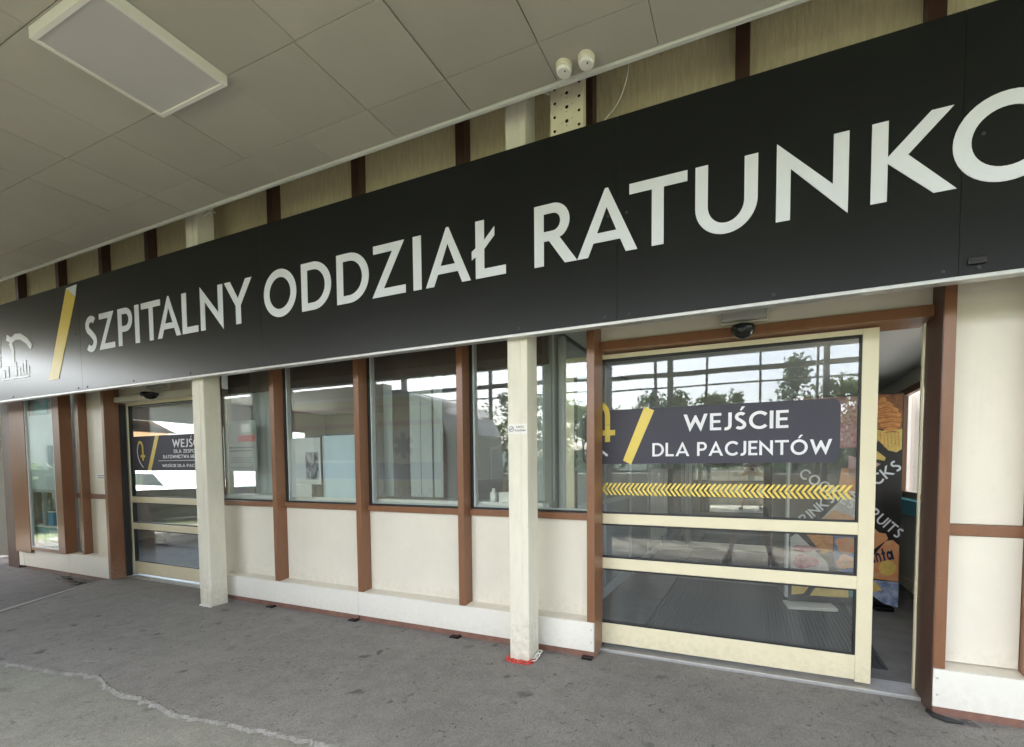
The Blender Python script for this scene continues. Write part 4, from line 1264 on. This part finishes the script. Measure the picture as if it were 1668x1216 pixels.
part('flange', B().box(x0, x0 + .003, 2.7835, 2.83, z0, z1).box(x1 - .003, x1, 2.7835, 2.83, z0, z1), 'plate', ppl)
for k, (pts, lab) in enumerate((
        ([(-.74, 2.70, 4.02), (-.73, 2.72, 3.93), (-.77, 2.78, 3.82), (-.86, 2.84, 3.74), (-1.0, 2.86, 3.66)], 'thin pale loose cable hanging right of the perforated tray'),
        ([(-1.45, 2.80, 4.02), (-1.38, 2.79, 3.97), (-1.30, 2.79, 3.92)], 'short white cable between the column and the perforated tray'),
        ([(-5.10, 2.80, 3.90), (-4.98, 2.80, 3.92), (-4.9, 2.80, 3.90)], 'short white cable stub beside the left column top'))):
    sm = []
    for i in range(len(pts) - 1):
        for q in range(5):
            t = q / 5
            p0 = Vector(pts[max(i - 1, 0)]); p1 = Vector(pts[i]); p2 = Vector(pts[i + 1]); p3 = Vector(pts[min(i + 2, len(pts) - 1)])
            sm.append(.5 * ((2 * p1) + (p2 - p0) * t + (2 * p0 - 5 * p1 + 4 * p2 - p3) * t * t + (3 * p1 - p0 - 3 * p2 + p3) * t ** 3))
    sm.append(Vector(pts[-1]))
    solo('cable', B().tube(sm, .0028 if k == 0 else .007, 6), 'white', pts[0], lab, 'cable', smooth=True)

# ================================================================== OUTER SIDE (seen in the reflections)
pw = thing('parapet_wall', 'cream parapet along the outer edge of the driveway', 'wall', (0, -2.9, 0))
part('wall', B().box(-9.5, 9, -2.95, -2.85, -.05, 1.26), 'cream', pw)
part('coping', B().box(-9.5, 9, -3.00, -2.80, 1.26, 1.30, .004), 'ceil_trim', pw)
ws = thing('glazed_screen', 'grey steel screen of posts and rails along the outer canopy edge', 'screen', (0, -2.5, 0))
for x, w in ((-8.2, .12), (-6.25, .06), (-5.65, .06), (-3.95, .10), (-2.90, .10), (-1.87, .05), (-1.60, .11), (-.86, .04), (.11, .04), (1.06, .04), (1.17, .10), (2.6, .05), (3.4, .10), (5.2, .10)):
    part('post', B().box(x, x + w, -2.56, -2.49, -.05, 3.78), 'steel_grey', ws)
for z, h in ((3.26, .09), (3.03, .025), (1.32, .05)):
    part('rail', B().box(-9.0, 9, -2.62, -2.561, z, z + h), 'steel_grey', ws)
part('edge_beam', B().box(-14, 9, -2.56, -2.401, 3.78, 4.45), 'ceil_trim', ws)

ww = thing('wing_wall', 'grey brown wing wall beyond the parked ambulance', 'wall', (-12, -2.7, 0))
part('wall', B().box(-16, -8.9, -2.9, -2.62, -.05, 3.62), 'wing', ww)
for x in (-14.6, -12.6, -10.6):
    part('band', B().box(x, x + 1.2, -2.618, -2.60, 2.55, 2.80, .004), 'white', ww)
gb = thing('blocker_building', 'added grey brown block cutting bright sky from the sign and window reflections', 'building', (-33, -8, 0))  # added out-of-view block, its height set to hold back glare on the sign
part('wall', B().box(-36, -32, -20, -.5, -.1, 5.3), 'wing', gb)
part('roof', B().box(-36.3, -31.7, -20.3, -.2, 5.3, 5.6), 'steel_grey', gb)
for i in range(6):
    part('window', B().box(-31.99, -31.93, -15.5 + i * 2.4, -14.2 + i * 2.4, 1.2, 2.6), 'dark_glass', gb)

# ambulance parked along the driveway
am = thing('ambulance', 'yellow and white ambulance van with red stripes parked on the driveway', 'ambulance', (-7.0, -.4, 0))
prof = [(-4.35, .35), (-4.33, 1.2), (-4.36, 2.0), (-4.55, 2.35), (-4.85, 2.62), (-5.2, 2.72), (-9.8, 2.74), (-9.95, 2.6), (-10.0, .35)]
part('body', B().shape([prof], lambda u, v, d: Vector((u, .65 - d, v)), 1.95), 'amb_white', am)


def side(name, pts, m, lev=1):
    return part(name, B().shape([pts], lambda u, v, d: Vector((u, .65 + .003 * lev - d, v)), .003 * lev), m, am)


side('lower_band', [(-4.36, .36), (-9.98, .36), (-9.98, 1.10), (-4.34, 1.10)], 'amb_yellow')
side('blue_band', [(-4.34, 1.14), (-9.97, 1.14), (-9.97, 1.45), (-4.34, 1.45)], 'amb_blue')
side('upper_band', [(-4.38, 2.06), (-9.9, 2.06), (-9.85, 2.68), (-5.15, 2.66), (-4.86, 2.57), (-4.57, 2.32)], 'amb_yellow')
side('red_stripe', [(-4.42, 2.13), (-9.9, 2.13), (-9.9, 2.22), (-4.48, 2.22)], 'amb_red', 2)
side('red_stripe', [(-4.80, 2.48), (-9.88, 2.48), (-9.88, 2.54), (-4.88, 2.54)], 'amb_red', 2)
side('red_edge', [(-4.345, .40), (-4.50, .40), (-4.50, 1.98), (-4.37, 1.98)], 'amb_red', 2)
side('side_window', [(-6.6, 1.50), (-7.9, 1.50), (-7.9, 2.02), (-6.6, 2.02)], 'dark_glass')
part('light_bar', B().box(-6.2, -5.7, -1.1, .4, 2.735, 2.86, .01), 'amb_blue', am)
ec = part('emblem_shield', B().shape([[(-5.40 + .36 * math.cos(R(22.5 + 45 * i)), 1.76 + .36 * math.sin(R(22.5 + 45 * i))) for i in range(8)]], lambda u, v, d: Vector((u, .654 - d, v)), .004), 'white', am)
b = B()
for a in (0, 60, 120):
    ca, sa = math.cos(R(a)), math.sin(R(a))
    q = [(-.06, -.24), (.06, -.24), (.06, .24), (-.06, .24)]
    b.shape([[(-5.40 + u * ca - v * sa, 1.76 + u * sa + v * ca) for u, v in q]], lambda u, v, d, a=a: Vector((u, .656 + a * .00002 - d, v)), .003)
part('star_emblem', b, 'amb_blue', ec)
b = B()
lettering(b, 'AMBULANS', 0, .80, .20, 1.75, lambda u, v, d: Vector((-4.65 - u, .658 - d, v)), .003)
part('lettering', b, 'amb_red', am)
for x in (-5.2, -8.9):
    for y in (.50, -1.15):
        wh = part('wheel', B().lathe([(.20, 0), (.34, .01), (.35, .06), (.35, .17), (.34, .22), (.20, .23)], (x, y + .17, .35), '-Y', 22), 'rubber', am)
        part('rim', B().lathe([(.19, -.003), (.19, .236), (.05, .24)], (x, y + .17, .35), '-Y', 16), 'alu', wh)

am.location = (-8.0, -1.65, 0)
am.scale = (1, 1, 1.06)

# white car and low buildings in the bright yard beyond the far end window
cr = thing('parked_car', 'white car in the bright yard beyond the far end window', 'car', (-17, 8.6, -.09))
cp_ = [(-19.1, .2), (-14.9, .2), (-14.85, .6), (-15.1, .78), (-16.1, .9), (-16.8, 1.35), (-18.3, 1.38), (-19.0, .95), (-19.15, .6)]
part('body', B().shape([cp_], lambda u, v, d: Vector((u, 7.7 + d, v)), 1.7), 'amb_white', cr)
part('side_window', B().shape([[(-16.3, .92), (-16.85, 1.28), (-18.2, 1.30), (-18.7, .95)]], lambda u, v, d: Vector((u, 7.697 + d, v)), .004), 'dark_glass', cr)
for x in (-15.7, -18.2):
    part('wheel', B().lathe([(.2, 0), (.31, .02), (.31, .18), (.2, .2)], (x, 7.85, .22), '-Y', 18), 'rubber', cr)
hb = thing('orange_house', 'orange plastered house across the bright yard', 'building', (-34, 11.8, 0))
part('wall', B().box(-38, -30, 9.2, 14.4, -.1, 3.4), 'orange_wall', hb)
part('roof', B().shape([[(8.9, 3.4), (14.7, 3.4), (11.8, 5.0)]], lambda u, v, d: Vector((-38.3 + d, u, v)), 8.6), 'strip', hb)
for y in (9.8, 11.4, 13.0):
    f = part('window', B().box(-29.99, -29.94, y, y + 1.0, 1.1, 2.3), 'white', hb)
    part('pane', B().box(-29.938, -29.93, y + .08, y + .92, 1.18, 2.22), 'dark_glass', f)
hw = thing('white_house', 'white rendered building behind the orange house', 'building', (-44, 26, 0))
part('wall', B().box(-52, -42, 20.5, 40, -.1, 7), 'amb_white', hw)
part('roof', B().box(-52.3, -41.7, 20.2, 40.3, 7.0, 7.3), 'steel_grey', hw)


def tree(x, y, h, w, m, label, conifer=False, seed=0):
    random.seed(seed)
    t = thing('conifer_tree' if conifer else 'broadleaf_tree', label, 'tree', (x, y, -.1), 'trees beyond the parapet')
    part('trunk', B().tube([(x, y, -.1), (x + .05, y, h * .3), (x - .03, y + .05, h * .62)], [.16, .12, .05], 8), 'bark', t)
    b = B()
    cl = []
    for i in range(95):
        if conifer:
            zz = random.uniform(.14, 1.0); rr = w * (1.02 - zz) * random.uniform(.4, 1)
        else:
            zz = random.uniform(.28, 1.0); rr = w * math.sqrt(max(.05, 1 - ((zz - .6) / .42) ** 2)) * random.uniform(.25, 1)
        a = random.uniform(0, 6.283)
        cl.append((x + rr * math.cos(a), y + rr * math.sin(a), zz * h, w * random.uniform(.12, .24)))
    for cx, cy, cz, cr_ in cl:
        for _ in range(42):
            d = Vector((random.gauss(0, 1), random.gauss(0, 1), random.gauss(0, .8)))
            p = Vector((cx, cy, cz)) + d.normalized() * cr_ * random.uniform(.3, 1)
            u = Vector((random.gauss(0, 1), random.gauss(0, 1), random.gauss(0, 1))).normalized()
            v = u.orthogonal().normalized()
            q = .085 * random.uniform(.7, 1.4)
            b.bm.faces.new([b.bm.verts.new(p + u * q), b.bm.verts.new(p + v * q * .55), b.bm.verts.new(p - u * q), b.bm.verts.new(p - v * q * .55)])
    o = bpy.data.objects.new('crown', b.mesh('crown', (x, y, -.1)))
    o.data.materials.append(M[m]); COL.objects.link(o); o.parent = t
    return t


TL = [(-14, -9, 4.2, 1.9, 'leaf'), (-9.5, -11, 4.6, 2.2, 'leaf_dark'), (-6.2, -10, 4.0, 1.9, 'leaf'), (-3.4, -12, 4.5, 2.0, 'leaf_dark'), (-1.0, -11, 4.1, 1.7, 'leaf'), (3.2, -10.5, 4.3, 1.9, 'leaf'), (5.6, -13, 4.8, 2.2, 'leaf_dark'), (8.6, -11, 4.6, 2.1, 'leaf')]
nm = ['far left', 'left', 'ambulance side', 'mid left', 'middle', 'right', 'far right', 'outermost right']
for i, (x, y, h, w, m) in enumerate(TL):
    tree(x, y, h, w, m, ['small leafy tree at the far end of the driveway', 'wide dark leafy tree beyond the ambulance roof', 'light green tree beyond the ambulance front', 'dark leafy tree between two light green ones', 'light green tree facing the patient door', 'light green tree next to the pointed conifer', 'tallest dark leafy tree beyond the parapet', 'light green tree at the end of the parapet'][i], False, i + 1)
tree(1.6, -13.5, 5.7, 2.7, 'leaf_dark', 'dark pointed conifer beyond the parapet behind the camera', True, 40)
hd = thing('added_hedge', 'added dark foliage row hiding bright ground from the display window reflection', 'added_hedge', (-16.5, -5, -.1))  # added foliage that blocks bright ground from the display window's reflection
b = B()
random.seed(77)
for i in range(5200):
    p = Vector((-16.5 + random.uniform(-.6, .6), random.uniform(-13, 1.9), random.uniform(-.1, 1.55)))
    if abs(p.x + 16.5) < .4 and p.z < 1.35: continue
    u = Vector((random.gauss(0, 1), random.gauss(0, 1), random.gauss(0, 1))).normalized(); v = u.orthogonal().normalized()
    q = random.uniform(.06, .13)
    b.bm.faces.new([b.bm.verts.new(p + u * q), b.bm.verts.new(p + v * q * .6), b.bm.verts.new(p - u * q), b.bm.verts.new(p - v * q * .6)])
b.box(-16.9, -16.1, -13, 1.8, -.1, 1.4)
part('foliage', b, 'leaf_dark', hd)
# hills
b = B()
prev = None
for i in range(61):
    x = -600 + i * 20
    hgt = 34 + 14 * math.sin(i * .21) + 7 * math.sin(i * .53 + 1)
    q = [b.bm.verts.new((x, -300, -.5)), b.bm.verts.new((x, -360, hgt * .62)), b.bm.verts.new((x, -430, hgt)), b.bm.verts.new((x, -520, -.5))]
    if prev:
        for k in range(3):
            b.bm.faces.new((prev[k], q[k], q[k + 1], prev[k + 1]))
    prev = q
struct('hills', b, 'hill')

# ================================================================== PERSON (the photographer, seen only in the glass)
def skin_body(name, verts, edges, radii, m, parent, root=0, sub=2):
    me = bpy.data.meshes.new(name)
    loc = ORIG[parent]
    me.from_pydata([Vector(v) - loc for v in verts], edges, [])
    o = bpy.data.objects.new(name, me)
    COL.objects.link(o)
    me.materials.append(M[m])
    sk = o.modifiers.new('skin', 'SKIN')
    sk.use_smooth_shade = True
    for i, r in enumerate(radii):
        rr = r if isinstance(r, tuple) else (r, r)
        me.skin_vertices[0].data[i].radius = rr
        me.skin_vertices[0].data[i].use_root = (i == root)
    ss = o.modifiers.new('subd', 'SUBSURF'); ss.levels = sub; ss.render_levels = sub
    o.parent = parent
    ORIG[o] = loc
    return o


pe = thing('person', 'person in a pale T-shirt and dark shorts leaning over a phone with legs apart', 'person', (0, -.42, 0))
V = [(0, -.50, .86), (0, -.46, 1.06), (0, -.40, 1.26), (0, -.36, 1.40), (0, -.31, 1.47), (0, -.27, 1.555), (0, -.255, 1.63),
     (-.12, -.49, .82), (-.21, -.40, .46), (-.30, -.46, .10), (-.33, -.33, .055),
     (.12, -.49, .82), (.21, -.40, .46), (.28, -.46, .10), (.31, -.33, .055),
     (-.18, -.36, 1.37), (-.29, -.30, 1.14), (-.09, -.13, 1.335), (-.055, -.085, 1.37),
     (.18, -.36, 1.37), (.29, -.30, 1.14), (.09, -.13, 1.335), (.055, -.085, 1.37)]
E_ = [(0, 1), (1, 2), (2, 3), (3, 4), (4, 5), (5, 6), (0, 7), (7, 8), (8, 9), (9, 10), (0, 11), (11, 12), (12, 13), (13, 14), (3, 15), (15, 16), (16, 17), (17, 18), (3, 19), (19, 20), (20, 21), (21, 22)]
Rr = [(.15, .12), (.15, .11), (.16, .12), (.12, .09), .055, (.072, .085), (.062, .075), .085, .058, .04, .042, .085, .058, .04, .042, .06, .042, .03, .026, .06, .042, .03, .026]
skin_body('body', V, E_, Rr, 'skin', pe)
# fingers closing on the phone
for sx in (-1, 1):
    for k in range(4):
        z = 1.345 + k * .016
        l = (.018, .022, .023, .019)[k]
        part('finger', B().tube([(sx * .062, -.085, z), (sx * .078, -.066, z + .002), (sx * .070, -.056 + .0, z + .003), (sx * (.070 - l), -.055, z + .003)], [.0085, .008, .0075, .006], 6), 'skin', pe, smooth=True)
    part('thumb', B().tube([(sx * .055, -.10, 1.352), (sx * .045, -.098, 1.375), (sx * .030, -.094, 1.392)], [.011, .010, .007], 6), 'skin', pe, smooth=True)
skin_body('shirt', [(0, -.49, .90), (0, -.46, 1.08), (0, -.40, 1.27), (0, -.36, 1.39), (-.18, -.36, 1.365), (-.26, -.32, 1.22), (.18, -.36, 1.365), (.26, -.32, 1.22)], [(0, 1), (1, 2), (2, 3), (3, 4), (4, 5), (3, 6), (6, 7)], [(.185, .15), (.18, .14), (.185, .145), (.14, .10), .08, .068, .08, .068], 'shirt', pe)
skin_body('shorts', [(0, -.50, .86), (-.13, -.48, .76), (-.185, -.43, .56), (.13, -.48, .76), (.185, -.43, .56)], [(0, 1), (1, 2), (0, 3), (3, 4)], [(.175, .145), .115, .10, .115, .10], 'shorts', pe)
skin_body('hair', [(0, -.29, 1.60), (0, -.275, 1.665), (0, -.235, 1.69)], [(0, 1), (1, 2)], [.078, .082, .05], 'hair', pe)
for sx in (-1, 1):
    part('ear', B().lathe([(.012, -.02), (.017, 0), (.012, .02)], (sx * .074, -.27, 1.575), 'Z', 8), 'skin', pe, smooth=True)
    part('eye', B().lathe([(.004, -.006), (.009, 0), (.004, .006)], (sx * .028, -.192, 1.575), 'Z', 8), 'white', pe, smooth=True)
    x = -.33 if sx < 0 else .31
    part('shoe', B().lathe([(.05, 0), (.058, .02), (.055, .07), (.042, .11)], (x + sx * -.02, -.44, .0), 'Z', 12).box(x - .052 + .01 * sx, x + .052 + .01 * sx, -.40, -.22, .0, .075, .03), 'black', pe, smooth=True)
    part('shoe_sole', B().box(x - .05, x + .05, -.42, -.215, -.01, .018, .006), 'white', pe)
part('nose', B().lathe([(.014, -.02), (.012, 0), (.006, .025)], (0, -.182, 1.55), 'Z', 8), 'skin', pe, smooth=True)
part('mouth', B().box(-.022, .022, -.192, -.184, 1.515, 1.522, .002), 'red_print', pe)
ph = thing('phone', 'dark phone held level in both hands of the person', 'phone', (0, -.06, 1.37))
part('body', B().box(-.078, .078, -.066, -.058, 1.335, 1.411, .003), 'black', ph)
part('lens', B().lathe([(.007, 0), (.006, .002)], (0, -.058, 1.400), '-Y', 12), 'dark_glass', ph)
